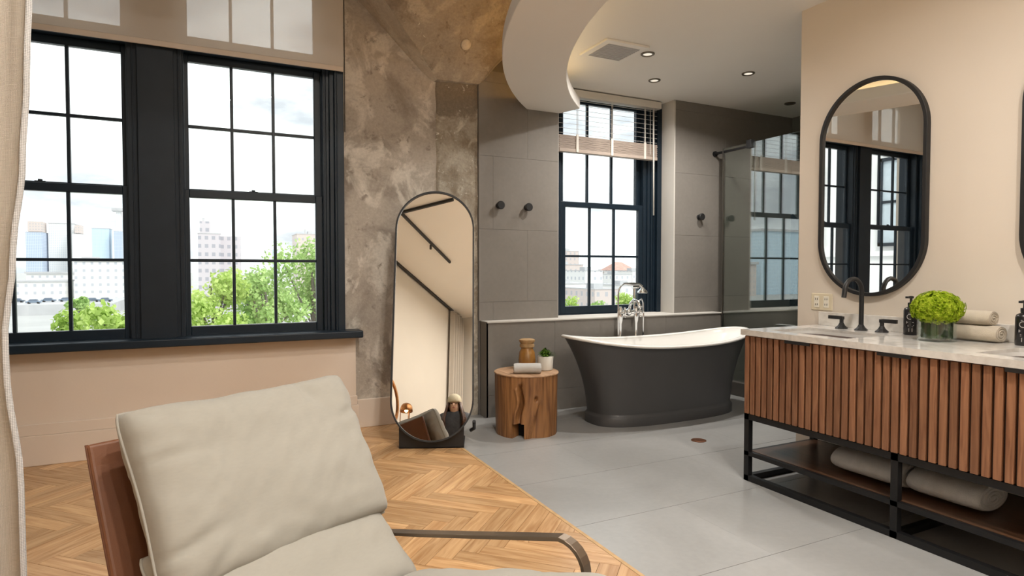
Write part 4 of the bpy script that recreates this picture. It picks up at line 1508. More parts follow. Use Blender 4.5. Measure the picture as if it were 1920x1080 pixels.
# soap bottles
def bottle(x, y, label):
    t = thing('soap_bottle', (x, y, 0.86), label, 'bottle', None)
    MB().lathe([(0.030, 0), (0.033, 0.004), (0.033, 0.125), (0.029, 0.137), (0.014, 0.146), (0.012, 0.156)], (x, y, 0.86), 24).build('bottle_body', 'bottle_black', t, smooth=True, autosmooth=45)
    MB().lathe([(0.015, 0.150), (0.015, 0.166), (0.006, 0.168), (0.006, 0.188), (0.012, 0.190), (0.012, 0.200), (0.006, 0.202)], (x, y, 0.86), 14).box(x - 0.040, x, y - 0.006, y + 0.006, 0.86 + 0.190, 0.86 + 0.200).build('pump', 'matte_black', t)
    # pale lettering on the side that faces the room: a ring and bars, sized as on the bottle
    ca = math.atan2(-y, -x)
    def on(s, z, d=0.0006):
        a = ca + s / 0.033
        return (x + (0.033 + d) * math.cos(a), y + (0.033 + d) * math.sin(a), 0.86 + z)
    marks = MB()
    def stroke(pts, r=0.0016):
        marks.tube([on(s, z) for s, z in pts], r, 5)
    stroke([(0.013 * math.cos(2 * math.pi * k / 16) - 0.004, 0.095 + 0.013 * math.sin(2 * math.pi * k / 16)) for k in range(14)])
    stroke([(-0.018, 0.066), (0.012, 0.066)]); stroke([(-0.018, 0.060), (-0.018, 0.072)])
    stroke([(-0.014, 0.050), (0.014, 0.050)], 0.001); stroke([(-0.014, 0.044), (0.010, 0.044)], 0.001)
    stroke([(-0.008, 0.018), (-0.008, 0.036)]); stroke([(0.006, 0.018), (0.006, 0.036)])
    stroke([(-0.012, 0.114), (0.010, 0.114)], 0.001)
    marks.build('label_print', 'label_ink', t)
bottle(3.262, 1.938, 'black pump bottle with pale lettering left of the green flowers')
bottle(3.255, 1.440, 'black pump bottle with pale lettering right of the cream towels')

# flower vase
fx, fy = 3.09, 1.715
fv = thing('flower_vase', (fx, fy, 0.86), 'green hydrangea bunch in a leaf-lined glass cylinder vase on the vanity', 'flowers')
MB().lathe([(0.076, 0), (0.079, 0.003), (0.079, 0.135), (0.076, 0.137), (0.074, 0.135), (0.074, 0.012), (0.001, 0.010)], (fx, fy, 0.86), 40).build('vase', 'vase_glass', fv, smooth=True, autosmooth=40)
b = MB()
for k in range(22):
    a0 = 2 * math.pi * k / 22
    def f(u, v, a0=a0):
        a = a0 + (u - 0.5) * 0.40
        rr = 0.060 + 0.004 * math.sin(u * math.pi) + 0.003 * math.sin(k * 2.3)
        return (fx + rr * math.cos(a), fy + rr * math.sin(a), 0.876 + 0.128 * v)
    b.grid(f, 5, 4)
b.build('leaf_lining', 'vase_leaf', fv, smooth=True)
rg = random.Random(11)
hy = MB()
for k in range(760):
    th = math.acos(rg.uniform(-0.75, 1))
    ph = rg.uniform(0, 2 * math.pi)
    bump = 1 + 0.10 * mnoise.noise(Vector((math.sin(th) * math.cos(ph), math.sin(th) * math.sin(ph), math.cos(th))) * 2.6)
    d = Vector((math.sin(th) * math.cos(ph), math.sin(th) * math.sin(ph), math.cos(th)))
    c = Vector((fx + d.x * 0.101 * bump, fy + d.y * 0.101 * bump, 1.012 + d.z * 0.078 * bump)) + Vector([rg.uniform(-0.006, 0.006) for _ in range(3)])
    t = d.cross(Vector((rg.uniform(-1, 1), rg.uniform(-1, 1), rg.uniform(-1, 1)))).normalized()
    s = d.cross(t).normalized()
    tilt = Vector([rg.uniform(-0.5, 0.5) for _ in range(3)])
    for q in range(4):          # a floret has four petals
        a = q * math.pi / 2
        e = (t * math.cos(a) + s * math.sin(a))
        g_ = (t * -math.sin(a) + s * math.cos(a))
        L_ = 0.0125
        hy.add([c, c + e * L_ * 0.6 + g_ * L_ * 0.42 + d * 0.003, c + e * L_ + d * 0.001 + tilt * 0.004, c + e * L_ * 0.6 - g_ * L_ * 0.42 + d * 0.003], [(0, 1, 2, 3)])
hy.build('florets', 'hydrangea', fv)
MB().ball((fx, fy, 1.012), (0.088, 0.088, 0.065), 20, 12).build('bloom_core', 'hydrangea', fv, smooth=True)

# towels on the worktop (two rolls, one on the other) and on the shelf
roll_towel('rolled_towel', (3.255, 1.745, 0.861), (3.262, 1.530, 0.861), 0.046, 'towel_cream', 'lower cream rolled towel on the vanity worktop', squash=0.86, loft=0.25)
roll_towel('rolled_towel', (3.262, 1.785, 0.935), (3.268, 1.565, 0.935), 0.042, 'towel_cream', 'upper cream rolled towel resting on the lower one on the worktop', squash=0.86, loft=0.2)
roll_towel('bath_towel', (2.955, 2.075, 0.171), (2.955, 1.720, 0.171), 0.072, 'towel_grey', 'white rolled bath towel on the vanity shelf, left of the middle post', squash=0.86, loft=0.75, turns=3.2)
roll_towel('bath_towel', (2.965, 1.700, 0.171), (2.965, 1.405, 0.171), 0.072, 'towel_grey', 'white rolled bath towel on the vanity shelf, right of the middle post', squash=0.86, loft=0.75, turns=3.2)

# ================================================================== ceiling fittings
cv = thing('ceiling_vent', (2.70, 3.78, ZB), 'square white ceiling vent with a grey grille beside the curved soffit', 'vent')
va_ = R(0)
MB().box(2.512, 2.888, 3.600, 3.960, ZB - 0.018, ZB).build('vent_frame', 'vent_white', cv, bevel=0.004)
MB().box(2.562, 2.838, 3.650, 3.910, ZB - 0.020, ZB - 0.0175).build('grille', 'vent_grey', cv)
for k in range(11):
    y = 3.66 + k * 0.024
    MB().box(2.562, 2.838, y, y + 0.010, ZB - 0.0225, ZB - 0.0195).build('louvre', 'vent_grey', cv)

def downlight(x, y, z, label, power, disc='led_disc', col=(1.0, 0.945, 0.88), size=0.07, spread=150, group=None):
    d = thing('downlight', (x, y, z - 0.012), label, 'light', group)
    MB().lathe([(0.052, 0), (0.052, -0.006), (0.046, -0.010), (0.036, -0.008), (0.034, 0.0)], (x, y, z), 24).build('trim_ring', 'ring_nickel', d, smooth=True, autosmooth=40)
    MB().lathe([(0.034, -0.003), (0.033, -0.004)], (x, y, z), 20).build('lens', disc, d)
    if power:
        ld = bpy.data.lights.new('downlight_lamp', 'AREA')
        ld.shape = 'DISK'
        ld.size = size
        ld.energy = power * LAMP
        ld.color = col
        ld.spread = R(spread)
        lo = bpy.data.objects.new('lamp', ld)
        COL.objects.link(lo)
        lo.parent = d
        lo.location = Vector((x, y, z - 0.014)) - org(d)
downlight(2.975, 3.735, ZB, 'recessed ceiling light right beside the vent', 18)
downlight(3.438, 4.223, ZB, 'recessed ceiling light nearest the bathroom window', 10)
downlight(4.014, 3.734, ZB, 'recessed ceiling light between the vent and the shower', 18)
downlight(5.10, 4.22, ZB, 'unlit dark recessed ceiling light over the shower', 0, disc='lamp_dark')
# lamps added to brighten the main room, above and behind the camera (nothing of them is in the picture)
FILL_LAMPS = [(0.9, -0.3, 60), (0.9, -1.6, 60), (0.3, -2.1, 36), (2.05, 0.3, 34), (2.05, 1.35, 20), (0.85, 1.0, 50), (2.2, -1.0, 34)]
words = ['above the camera', 'behind the camera', 'by the wall behind the camera', 'before the far sink', 'before the near sink', 'above the lounge chair', 'at the far end of the vanity wall']
for (x, y, p), w in zip(FILL_LAMPS, words):
    inside = (x - SC[0]) ** 2 + (y - SC[1]) ** 2 < 3.6 ** 2
    downlight(x, y, ZB if inside else ZM, 'added fill light in the ceiling outside the picture, ' + w, p, size=0.12, spread=170)

# ================================================================== lounge chair
CO = Vector((-0.185, 1.714, 0))
cf = Vector((0.468, -0.883, 0)).normalized()
cw = Vector((0.883, 0.468, 0)).normalized()
def ch(s, t, z):
    return tuple(CO + cf * s + cw * t + Vector((0, 0, z)))
chair = thing('lounge_chair', tuple(CO + cf * 0.35 + cw * 0.33), 'linen and tan leather lounge chair with bronze arms in the foreground', 'chair')
def cushion(name, top, bot, thick, t0, t1, mat, puff=0.35, sag=0.0, seed=0.0, crease=1.0, nu=64, nv=44, droop=0.0, corner=0.012):
    """soft cushion whose front face runs from top (s,z) to bot (s,z); thickness behind the face"""
    top, bot = Vector(top), Vector(bot)
    d = bot - top
    ln = d.length
    d.normalize()
    nrm = Vector((-d.y, d.x))           # out of the front face in the (s, z) plane
    if nrm.x + nrm.y < 0:
        nrm = -nrm
    cen = (top + bot) / 2 - nrm * thick / 2
    def shape(u, v, side):
        a, b_ = 2 * u - 1, 2 * v - 1
        prof = (max(0, 1 - abs(a) ** 7) * max(0, 1 - abs(b_) ** 7)) ** 0.36
        prof = prof * (0.84 + 0.16 * (1 - a * a) * (1 - b_ * b_))
        kq = 1 - 0.045 * (abs(a) * abs(b_)) ** 5         # soft corners
        a, b_ = a * kq, b_ * kq
        # pinch the outline a little between the corners
        ox = -0.018 * (1 - b_ * b_) * math.copysign(1, a) * abs(a) ** 4
        oy = -0.016 * (1 - a * a) * math.copysign(1, b_) * abs(b_) ** 4
        wr = mnoise.noise(Vector((a * 1.5 + seed, b_ * 2.2, seed * 2))) * 0.012
        edge = max(abs(a), abs(b_))
        wr += crease * 0.016 * edge ** 3 * mnoise.noise(Vector((a * 4.5 + seed, b_ * 5.5 - seed, 1.7 + side)))
        wr += crease * 0.005 * mnoise.noise(Vector((a * 9 + b_ * 5 + seed, b_ * 3 - a * 2, 4.2)))
        # tucks running in from the corners and a dent on the top edge
        for (ca, cb, da, db, amp) in ((-1, 0.62, 1, -0.32, 0.022), (-1, -0.35, 1, 0.05, 0.010), (0.40, -1, 0.28, 1, 0.020), (1, -0.45, -1, 0.42, 0.016), (-0.75, 1, 0.7, -1, 0.016), (-1, -0.95, 0.8, 0.5, 0.012)):
            ra, rb = a - ca, b_ - cb
            q = math.hypot(da, db)
            al = (ra * da + rb * db) / q
            pe = (-ra * db + rb * da) / q
            if al > -0.05:
                wr -= crease * amp * math.exp(-(pe / (0.035 + 0.07 * max(al, 0))) ** 2) * math.exp(-(al / 0.42) ** 2)
        th = thick / 2 * prof
        n_off = side * th + wr * prof
        # low-frequency wobble of the outline
        oy2 = 0.012 * mnoise.noise(Vector((a * 2.2, seed, 5.0))) * abs(b_) ** 3
        p2 = cen + d * ((b_ * ln / 2) + oy + oy2) + nrm * (n_off + sag * (a * a) * -1)
        t = (t0 + t1) / 2 + (t1 - t0) / 2 * a + ox
        return ch(p2.x, t, p2.y - droop * a * a)
    b = MB()
    b.grid(lambda u, v: shape(u, v, 1), nu, nv)
    b.grid(lambda u, v: shape(u, v, -1), nu, nv)
    o = b.build(name, mat, chair, smooth=True)
    me = o.data
    bm = bmesh.new(); bm.from_mesh(me)
    bmesh.ops.remove_doubles(bm, verts=bm.verts, dist=0.0006)
    bmesh.ops.recalc_face_normals(bm, faces=bm.faces)
    bm.to_mesh(me); bm.free()
    me.polygons.foreach_set('use_smooth', [True] * len(me.polygons))
    # piping along the outer seam
    pts = []
    for k in range(40): pts.append(shape(k / 40, 0, 0))
    for k in range(30): pts.append(shape(1, k / 30, 0))
    for k in range(40): pts.append(shape(1 - k / 40, 1, 0))
    for k in range(30): pts.append(shape(0, 1 - k / 30, 0))
    MB().tube(pts, 0.0042, 6, closed=True).build('piping', mat, o, smooth=True)
    return o
cushion('back_cushion', (-0.018, 0.893), (0.232, 0.468), 0.185, 0.0, 0.695, 'linen', seed=1.3)
cushion('lumbar_cushion', (0.075, 0.570), (0.365, 0.315), 0.17, 0.0, 0.68, 'linen', seed=4.1, crease=0.5)
cushion('seat_cushion', (0.985, 0.535), (0.30, 0.345), 0.15, 0.0, 0.66, 'linen', seed=7.7, crease=0.5)
# leather sling: back and seat in one bent sheet
prof = [(-0.212, 0.745), (-0.190, 0.69), (-0.085, 0.455), (-0.02, 0.31), (0.03, 0.235), (0.10, 0.205), (0.20, 0.215), (0.90, 0.395), (0.93, 0.40)]
b = MB()
def sling(b, t0, t1, th):
    n = len(prof)
    vs_, fs = [], []
    for i, (s, z) in enumerate(prof):
        if i == 0: dx, dz = prof[1][0] - s, prof[1][1] - z
        elif i == n - 1: dx, dz = s - prof[i - 1][0], z - prof[i - 1][1]
        else: dx, dz = prof[i + 1][0] - prof[i - 1][0], prof[i + 1][1] - prof[i - 1][1]
        l_ = math.hypot(dx, dz)
        nx, nz = -dz / l_, dx / l_
        for t in (t0, t1):
            for k in (1, -1):
                vs_.append(ch(s + nx * th / 2 * k, t, z + nz * th / 2 * k))
    for i in range(n - 1):
        a, c = i * 4, i * 4 + 4
        fs += [(a, a + 2, c + 2, c), (a + 1, c + 1, c + 3, a + 3), (a, c, c + 1, a + 1), (a + 2, a + 3, c + 3, c + 2)]
    fs += [(0, 1, 3, 2), (4 * n - 4, 4 * n - 2, 4 * n - 1, 4 * n - 3)]
    b.add(vs_, fs)
sling(b, -0.012, 0.672, 0.026)
b.build('leather_sling', 'leather', chair, bevel=0.010, bseg=3)
MB().tube([ch(s, -0.010, z) for s, z in prof], 0.0045, 6).build('edge_piping', 'leather_edge', chair, smooth=True)
MB().tube([ch(s, 0.670, z) for s, z in prof], 0.0045, 6).build('edge_piping', 'leather_edge', chair, smooth=True)
def arm_loop(t):
    pts = [(-0.20, 0.282), (0.30, 0.394), (0.775, 0.506)]
    for k in range(1, 8):
        a = R(103) - R(98) * k / 7
        pts.append((0.788 + 0.075 * math.cos(a), 0.434 + 0.075 * math.sin(a)))
    pts += [(0.867, 0.30), (0.870, 0.06), (0.852, 0.012), (0.80, 0.007), (-0.02, 0.007), (-0.08, 0.02), (-0.11, 0.06)]
    return [ch(s, t, z) for s, z in pts]
for t in (0.700, -0.040):
    MB().tube(arm_loop(t), 0.01, flat=(0.034, 0.011), closed=True).build('arm_frame', 'bronze', chair, bevel=0.003)
for s, z in ((0.845, 0.30), (-0.145, 0.24)):
    MB().tube([ch(s, -0.04, z), ch(s, 0.70, z)], 0.011, 10).build('cross_bar', 'bronze', chair, smooth=True)

# ================================================================== curtain at the left edge
CY = 2.0
EDGE = [(4.10, -0.400), (3.40, -0.405), (1.98, -0.412), (1.70, -0.423), (1.484, -0.436), (1.234, -0.461), (1.014, -0.482), (0.93, -0.480), (0.647, -0.456), (0.391, -0.455), (0.02, -0.452)]
def edge_x(z):
    for (za, xa), (zb, xb) in zip(EDGE[:-1], EDGE[1:]):
        if zb <= z <= za:
            t = (z - zb) / (za - zb)
            t = t * t * (3 - 2 * t)
            return xb + (xa - xb) * t
    return EDGE[-1][1]
cu = thing('curtain', (-1.0, CY, 0.02), 'beige woven curtain with a pale stitched edge hanging at the far left', 'curtain')
def cur(u, v, yo=0.0):
    z = 0.02 + 4.02 * v
    xe = edge_x(z)
    x = xe + (-1.58 - xe) * u
    s = (xe - x)
    y = CY + 0.035 * math.sin(s * 34 + 0.5) * min(1, s / 0.05 + 0.2) + 0.012 * math.sin(s * 71 + z * 1.3) + yo
    return (x, y, z)
b = MB(); b.grid(lambda u, v: cur(u, v), 170, 50)
b.build('cloth', 'curtain_cloth', cu, smooth=True, solid=0.004)
b = MB(); b.grid(lambda u, v: (edge_x(0.02 + 4.02 * v) + 0.008 - 0.012 * u, CY + 0.006 - 0.006 * u, 0.02 + 4.02 * v), 3, 60)
b.build('stitched_edge', 'curtain_fringe', cu, smooth=True, solid=0.006)
MB().box(-1.60, -0.38, CY - 0.012, CY + 0.012, 4.045, 4.095).build('ceiling_track', 'matte_black', cu)

# ================================================================== things the mirrors show from behind the camera
ct1 = thing('ceiling_track_light', (-0.77, 0.4, 3.97), 'black track light on the white ceiling, seen in the leaning mirror', 'light')
MB().box(-0.79, -0.76, -0.42, 1.18, ZM - 0.04, ZM).box(-0.76, 0.06, 1.15, 1.18, ZM - 0.04, ZM).build('track_rail', 'matte_black', ct1)
for y in (0.55,):
    MB().lathe([(0.018, 0), (0.018, 0.07), (0.008, 0.08), (0.008, 0.10)], (-0.775, y - 0.3, ZM - 0.13), 14).build('spot_head', 'matte_black', ct1)
wc = thing('ceiling_rail', (-1.58, -0.3, 4.06), 'long black ceiling rail beside the white side wall, seen in the leaning mirror', 'curtain rail')
MB().box(-1.60, -1.565, -2.5, 1.9, 4.06, 4.10).build('rail', 'matte_black', wc)
sc_ = thing('side_curtain', (XL + 0.09, -2.28, 0.02), 'pale folded curtain hanging on the white side wall, seen in the leaning mirror', 'curtain')
b = MB(); b.grid(lambda u, v: (XL + 0.09 + 0.04 * math.sin(u * 30), -2.5 + 0.45 * u, 0.02 + 4.02 * v), 120, 10)
b.build('cloth', 'curtain_cloth', sc_, smooth=True, solid=0.004)

# slim dome floor lamp and round mirror by the side wall
dlx, dly = -1.10, 0.16
dl = thing('dome_lamp', (dlx, dly, 0), 'slim glowing brass dome floor lamp seen in the leaning mirror', 'lamp')
MB().lathe([(0.13, 0.0), (0.13, 0.015), (0.02, 0.02)], (dlx, dly, 0), 24).build('base', 'brass', dl, smooth=True, autosmooth=40)
for a in (0.4, 2.5, 4.6):
    MB().tube([(dlx + 0.07 * math.cos(a), dly + 0.07 * math.sin(a), 0.015), (dlx + 0.078 * math.cos(a), dly + 0.078 * math.sin(a), 1.50)], 0.006, 8).build('stem', 'brass', dl)
MB().lathe([(0.088, 1.47), (0.088, 1.50), (0.078, 1.545), (0.055, 1.575), (0.027, 1.588), (0.002, 1.592)], (dlx, dly, 0), 28, cap=False).build('dome_shade', 'brass', dl, smooth=True, solid=0.003)
MB().ball((dlx, dly, 1.485), 0.025, 14, 8).build('bulb', 'bulb_glow', dl, smooth=True)
am = thing('arched_mirror', (XL + 0.02, 0.02, 1.24), 'round dark-framed mirror on the side wall, seen in the leaning mirror', 'mirror')
rot2 = lambda p: (XL + 0.005 + p[2], 0.02 + p[0], 1.72 + p[1])
MB(rot2).lathe([(0.46, 0), (0.46, 0.03), (0.43, 0.03), (0.43, 0.0)], (0, 0, 0), 48, cap=False).build('frame', 'brass', am)
MB(rot2).lathe([(0.43, 0.008), (0.429, 0.012)], (0, 0, 0), 48).build('mirror_glass', 'mirror_glass', am)

# ---- person standing beside the camera, bent forward (seen only in the leaning mirror)
PX, PY = -0.61, -0.38
face_dir = Vector((0.35, 0.94, 0)).normalized()
side_dir = Vector((face_dir.y, -face_dir.x, 0))
def pp_(a, f, z):
    return Vector((PX, PY, 0)) + side_dir * a + face_dir * f + Vector((0, 0, z))
def skin_mesh(name, verts, edges, radii, mat, parent, root=0, sub=2):
    me = bpy.data.meshes.new(name)
    c = org(parent)
    me.from_pydata([tuple(Vector(v) - c) for v in verts], edges, [])
    me.materials.append(MATS[mat])
    o = bpy.data.objects.new(name, me)
    COL.objects.link(o)
    o.parent = parent
    WORG[o.name] = c
    md = o.modifiers.new('skin', 'SKIN')
    md.use_smooth_shade = True
    for i, r in enumerate(radii):
        sv = me.skin_vertices[0].data[i] if me.skin_vertices else None
        if sv:
            sv.radius = (r, r) if not isinstance(r, tuple) else r
            sv.use_root = (i == root)
    md2 = o.modifiers.new('sub', 'SUBSURF'); md2.levels = sub; md2.render_levels = sub
    return o
def ensure_skin(o, radii, root):
    pass
per = thing('person', (PX, PY, 0), 'person in a dark grey jacket and beige beanie reflected in the leaning mirror', 'person')
J = dict(
    pelvis=pp_(0, -0.04, 0.96), waist=pp_(0, -0.02, 1.12), chest=pp_(0, 0.02, 1.32), neck=pp_(0, 0.07, 1.49), head=pp_(0, 0.11, 1.595), crown=pp_(0, 0.12, 1.67),
    shl=pp_(-0.18, 0.03, 1.42), ell=pp_(-0.25, 0.05, 1.15), wrl=pp_(-0.16, 0.27, 1.12), hal=pp_(-0.13, 0.34, 1.14),
    shr=pp_(0.18, 0.03, 1.42), elr=pp_(0.25, 0.05, 1.15), wrr=pp_(0.16, 0.27, 1.12), har=pp_(0.13, 0.34, 1.14),
    hil=pp_(-0.09, -0.04, 0.90), knl=pp_(-0.10, -0.02, 0.50), anl=pp_(-0.10, -0.06, 0.09), tol=pp_(-0.11, 0.10, 0.04),
    hir=pp_(0.09, -0.04, 0.90), knr=pp_(0.10, -0.02, 0.50), anr=pp_(0.10, -0.06, 0.09), tor=pp_(0.11, 0.10, 0.04))
RAD = dict(pelvis=0.14, waist=0.12, chest=0.14, neck=0.052, head=0.092, crown=0.06, shl=0.055, ell=0.042, wrl=0.028, hal=0.034, shr=0.055, elr=0.042, wrr=0.028, har=0.034,
           hil=0.088, knl=0.058, anl=0.038, tol=0.034, hir=0.088, knr=0.058, anr=0.038, tor=0.034)
BE = [('pelvis', 'waist'), ('waist', 'chest'), ('chest', 'neck'), ('neck', 'head'), ('head', 'crown'), ('chest', 'shl'), ('shl', 'ell'), ('ell', 'wrl'), ('wrl', 'hal'),
      ('chest', 'shr'), ('shr', 'elr'), ('elr', 'wrr'), ('wrr', 'har'), ('pelvis', 'hil'), ('hil', 'knl'), ('knl', 'anl'), ('anl', 'tol'), ('pelvis', 'hir'), ('hir', 'knr'), ('knr', 'anr'), ('anr', 'tor')]
def figure(name, keys, mat, grow=0.0, root='pelvis', sub=2):
    idx = {k: i for i, k in enumerate(keys)}
    edges = [(idx[a], idx[b_]) for a, b_ in BE if a in idx and b_ in idx]
    c = org(per)
    me = bpy.data.meshes.new(name)
    me.from_pydata([tuple(J[k] - c) for k in keys], edges, [])
    me.materials.append(MATS[mat])
    o = bpy.data.objects.new(name, me)
    COL.objects.link(o)
    o.parent = per
    WORG[o.name] = c
    bm = bmesh.new(); bm.from_mesh(me)
    lay = bm.verts.layers.skin.verify()
    for v, k in zip(bm.verts, keys):
        r = RAD[k] + grow
        v[lay].radius = (r, r * (0.8 if k in ('pelvis', 'waist', 'chest') else 1.0))
        v[lay].use_root = (k == root)
    bm.to_mesh(me); bm.free()
    md = o.modifiers.new('skin', 'SKIN'); md.use_smooth_shade = True
    md2 = o.modifiers.new('sub', 'SUBSURF'); md2.levels = sub; md2.render_levels = sub
    return o
figure('body', list(J.keys()), 'skin')
figure('jacket', ['pelvis', 'waist', 'chest', 'neck', 'shl', 'ell', 'wrl', 'shr', 'elr', 'wrr'], 'jacket_grey', 0.05)
figure('trousers', ['pelvis', 'hil', 'knl', 'anl', 'hir', 'knr', 'anr'], 'trousers_dark', 0.016)
figure('shoe', ['anl', 'tol'], 'matte_black', 0.014, root='anl')
figure('shoe', ['anr', 'tor'], 'matte_black', 0.014, root='anr')
for sgn, hk in ((-1, 'hal'), (1, 'har')):
    for k in range(4):
        base = J[hk] + side_dir * (sgn * (-0.024 + 0.016 * k)) + face_dir * 0.028
        ln = (0.034, 0.040, 0.038, 0.028)[k]
        MB().tube([base, base + face_dir * ln + Vector((0, 0, -0.006)), base + face_dir * ln * 1.5 + Vector((0, 0, -0.028))], [0.0085, 0.008, 0.0065], 8).build('finger', 'skin', per, smooth=True)
    base = J[hk] + side_dir * (-sgn * 0.026)
    MB().tube([base, base + face_dir * 0.03 - side_dir * sgn * 0.014, base + face_dir * 0.052 - side_dir * sgn * 0.010], [0.0105, 0.0095, 0.0075], 8).build('thumb', 'skin', per, smooth=True)
hc = J['head'] + Vector((0, 0, 0.012)) + face_dir * 0.006
for a in (-0.032, 0.032):
    p = hc + side_dir * a + face_dir * 0.088
    MB().ball(tuple(p), (0.010, 0.010, 0.007), 10, 6).build('eye', 'eye_dark', per, smooth=True)
    p = hc + side_dir * (a * 2.85) - face_dir * 0.005
    MB().ball(tuple(p), (0.012, 0.018, 0.028), 10, 6).build('ear', 'skin', per, smooth=True)
MB().tube([hc + face_dir * 0.092 + Vector((0, 0, 0.0)), hc + face_dir * 0.112 - Vector((0, 0, 0.032)), hc + face_dir * 0.092 - Vector((0, 0, 0.038))], [0.008, 0.013, 0.009], 8).build('nose', 'skin', per, smooth=True)
MB().ball(tuple(hc + face_dir * 0.088 - Vector((0, 0, 0.058))), (0.024, 0.012, 0.008), 10, 6).build('mouth', 'lips', per, smooth=True)
# long brown hair: strands down both sides and the back
b = MB()
rg = random.Random(5)
for k in range(70):
    a = R(60) + R(240) * k / 69 + rg.uniform(-0.05, 0.05)
    dr = face_dir * math.cos(a) + side_dir * math.sin(a)
    p0 = hc + dr * 0.085 + Vector((0, 0, 0.05))
    p1 = hc + dr * 0.118 - Vector((0, 0, 0.07))
    p2 = hc + dr * (0.135 + rg.uniform(0, 0.03)) - Vector((0, 0, 0.20)) + face_dir * 0.02
    p3 = hc + dr * (0.120 + rg.uniform(0, 0.05)) - Vector((0, 0, 0.27 + rg.uniform(0, 0.09))) + face_dir * 0.03
    b.tube([p0, p1, p2, p3], [0.014, 0.017, 0.015, 0.005], 6)
b.build('hair', 'hair_brown', per, smooth=True)
b = MB()
b.lathe([(0.100, 0.0), (0.104, 0.012), (0.102, 0.045), (0.096, 0.07), (0.078, 0.105), (0.045, 0.130), (0.002, 0.138)], (hc.x, hc.y, hc.z + 0.028), 28)
b.build('beanie', 'beanie', per, smooth=True)

# ================================================================== outdoors
struct(MB().box(-2500, 2500, 5.6, 3000, -14.2, -14.0).build('ground', 'ground_pale'))

def block(name, x0, x1, y0, y1, z1, mat, label, roof=True, extras=(), group=None, z0=-14.0):
    o = thing(name, ((x0 + x1) / 2, (y0 + y1) / 2, z0), label, 'building', group)
    MB().box(x0, x1, y0, y1, z0, z1).build('walls', mat, o)
    if roof:
        h = (x1 - x0) * 0.02
        b = MB()
        b.box(x0 - h, x1 + h, y0 - h, y1 + h, z1, z1 + h * 1.5)
        b.build('roof_edge', 'roof_grey', o)
    for (ex0, ex1, ey0, ey1, ez0, ez1, em, en) in extras:
        MB().box(ex0, ex1, ey0, ey1, ez0, ez1).build(en, em, o)
    return o

# px ratios X/Y: 50 px -0.214, 130 px -0.168, 232 px -0.108, 357 px -0.025, 455 px 0.044
block('apartment_tower', -3.8, 3.6, 250, 268, 14.2, 'tower_brick', 'grey brick tower with a taller middle slab behind the green trees',
      extras=[(-3.2, 0.3, 252, 262, 14.2, 18.8, 'tower_brick', 'upper_slab'), (3.6, 10.6, 254, 270, -14, 13.6, 'tower_brick', 'side_wing'), (-2.4, -1.6, 254, 256, 18.8, 20.2, 'roof_grey', 'roof_tank')])
block('glass_tower', -194, -178, 900, 930, 45, 'tower_blue', 'blue-grey glass tower in the left part of the left window',
      extras=[(-193, -179, 905, 928, 46, 58, 'low_brick', 'penthouse')])
block('office_tower', -176, -150, 920, 950, 57, 'tower_cream', 'cream tower with a fine window grid right of the blue glass tower')
block('office_tower', -149, -140, 900, 930, 44, 'tower_cream', 'slim cream tower right of the window bar in the left window', extras=[(-147, -141, 905, 925, 45, 55, 'low_brick', 'rooftop_box')])
block('teal_tower', -152, -131, 1060, 1090, 60, 'tower_teal', 'pale teal glass tower, the left one of two')
block('teal_tower', -124, -114, 1050, 1080, 56, 'tower_blue', 'narrow blue glass tower, the right one of two', extras=[(-127, -108, 1055, 1075, 86, 90, 'roof_grey', 'crown_plate'), (-122, -116, 1058, 1070, 56, 86, 'tower_cream', 'shaft')])
block('hazy_tower', -106, -100, 1250, 1270, 95, 'tower_cream', 'thin pale skyscraper left of the window post')
block('hazy_tower', -22, -12, 1000, 1020, 72, 'tower_cream', 'thin pale skyscraper left of the grey brick tower')
block('hazy_tower', 78, 84, 900, 915, 28, 'tower_teal', 'pale thin tower right of the grey brick tower')
block('hazy_tower', 109, 116, 930, 945, 46, 'tower_teal', 'pale blue tower beside the top of the big tree')
block('school_block', 40, 50, 330, 350, 19.2, 'low_brick', 'flat-roofed brown building peeking over the big tree', extras=[(44.5, 45, 335, 336, 19.2, 22, 'roof_grey', 'mast'), (46, 48, 334, 338, 19.2, 21, 'roof_grey', 'rooftop_unit')])
block('low_block', -82, -49, 380, 400, -1.0, 'low_white', 'long white block with dark window grid below the blue glass tower')
block('low_block', -78, -57, 326, 346, -4.2, 'low_white', 'low flat white block in front of the long window grid')
block('corner_block', -54, -35, 330, 350, 4.6, 'low_white', 'big white block left of the window post', extras=[(-52, -46, 334, 342, 4.6, 6.8, 'roof_grey', 'rooftop_unit')])
block('car_park_deck', -66, -30, 250, 300, -10.5, 'roof_grey', 'pale flat car park deck in the left window', roof=False)
for i, (x, y) in enumerate([(-61, 270), (-54, 259), (-52, 270), (-47, 271), (-42, 272), (-38, 264), (-34, 263)]):
    c = thing('parked_car', (x, y, -10.5), ('leftmost', 'second from left', 'third from left', 'fourth from left', 'fifth from left', 'sixth from left', 'rightmost')[i] + ' parked car on the pale car park deck', 'car', 'cars on the car park deck')
    MB().box(x - 2.2, x + 2.2, y - 0.9, y + 0.9, -10.2, -9.6).build('car_body', 'car_paint', c, bevel=0.2)
    MB().prism([(x - 1.5, -9.6), (x + 1.3, -9.6), (x + 0.9, -9.0), (x - 1.0, -9.0)], y - 0.8, y + 0.8, 'y').build('cabin', 'far_window', c)
    for dx in (-1.3, 1.3):
        MB().tube([(x + dx, y - 0.92, -10.18), (x + dx, y + 0.92, -10.18)], 0.32, 10).build('wheel', 'matte_black', c)
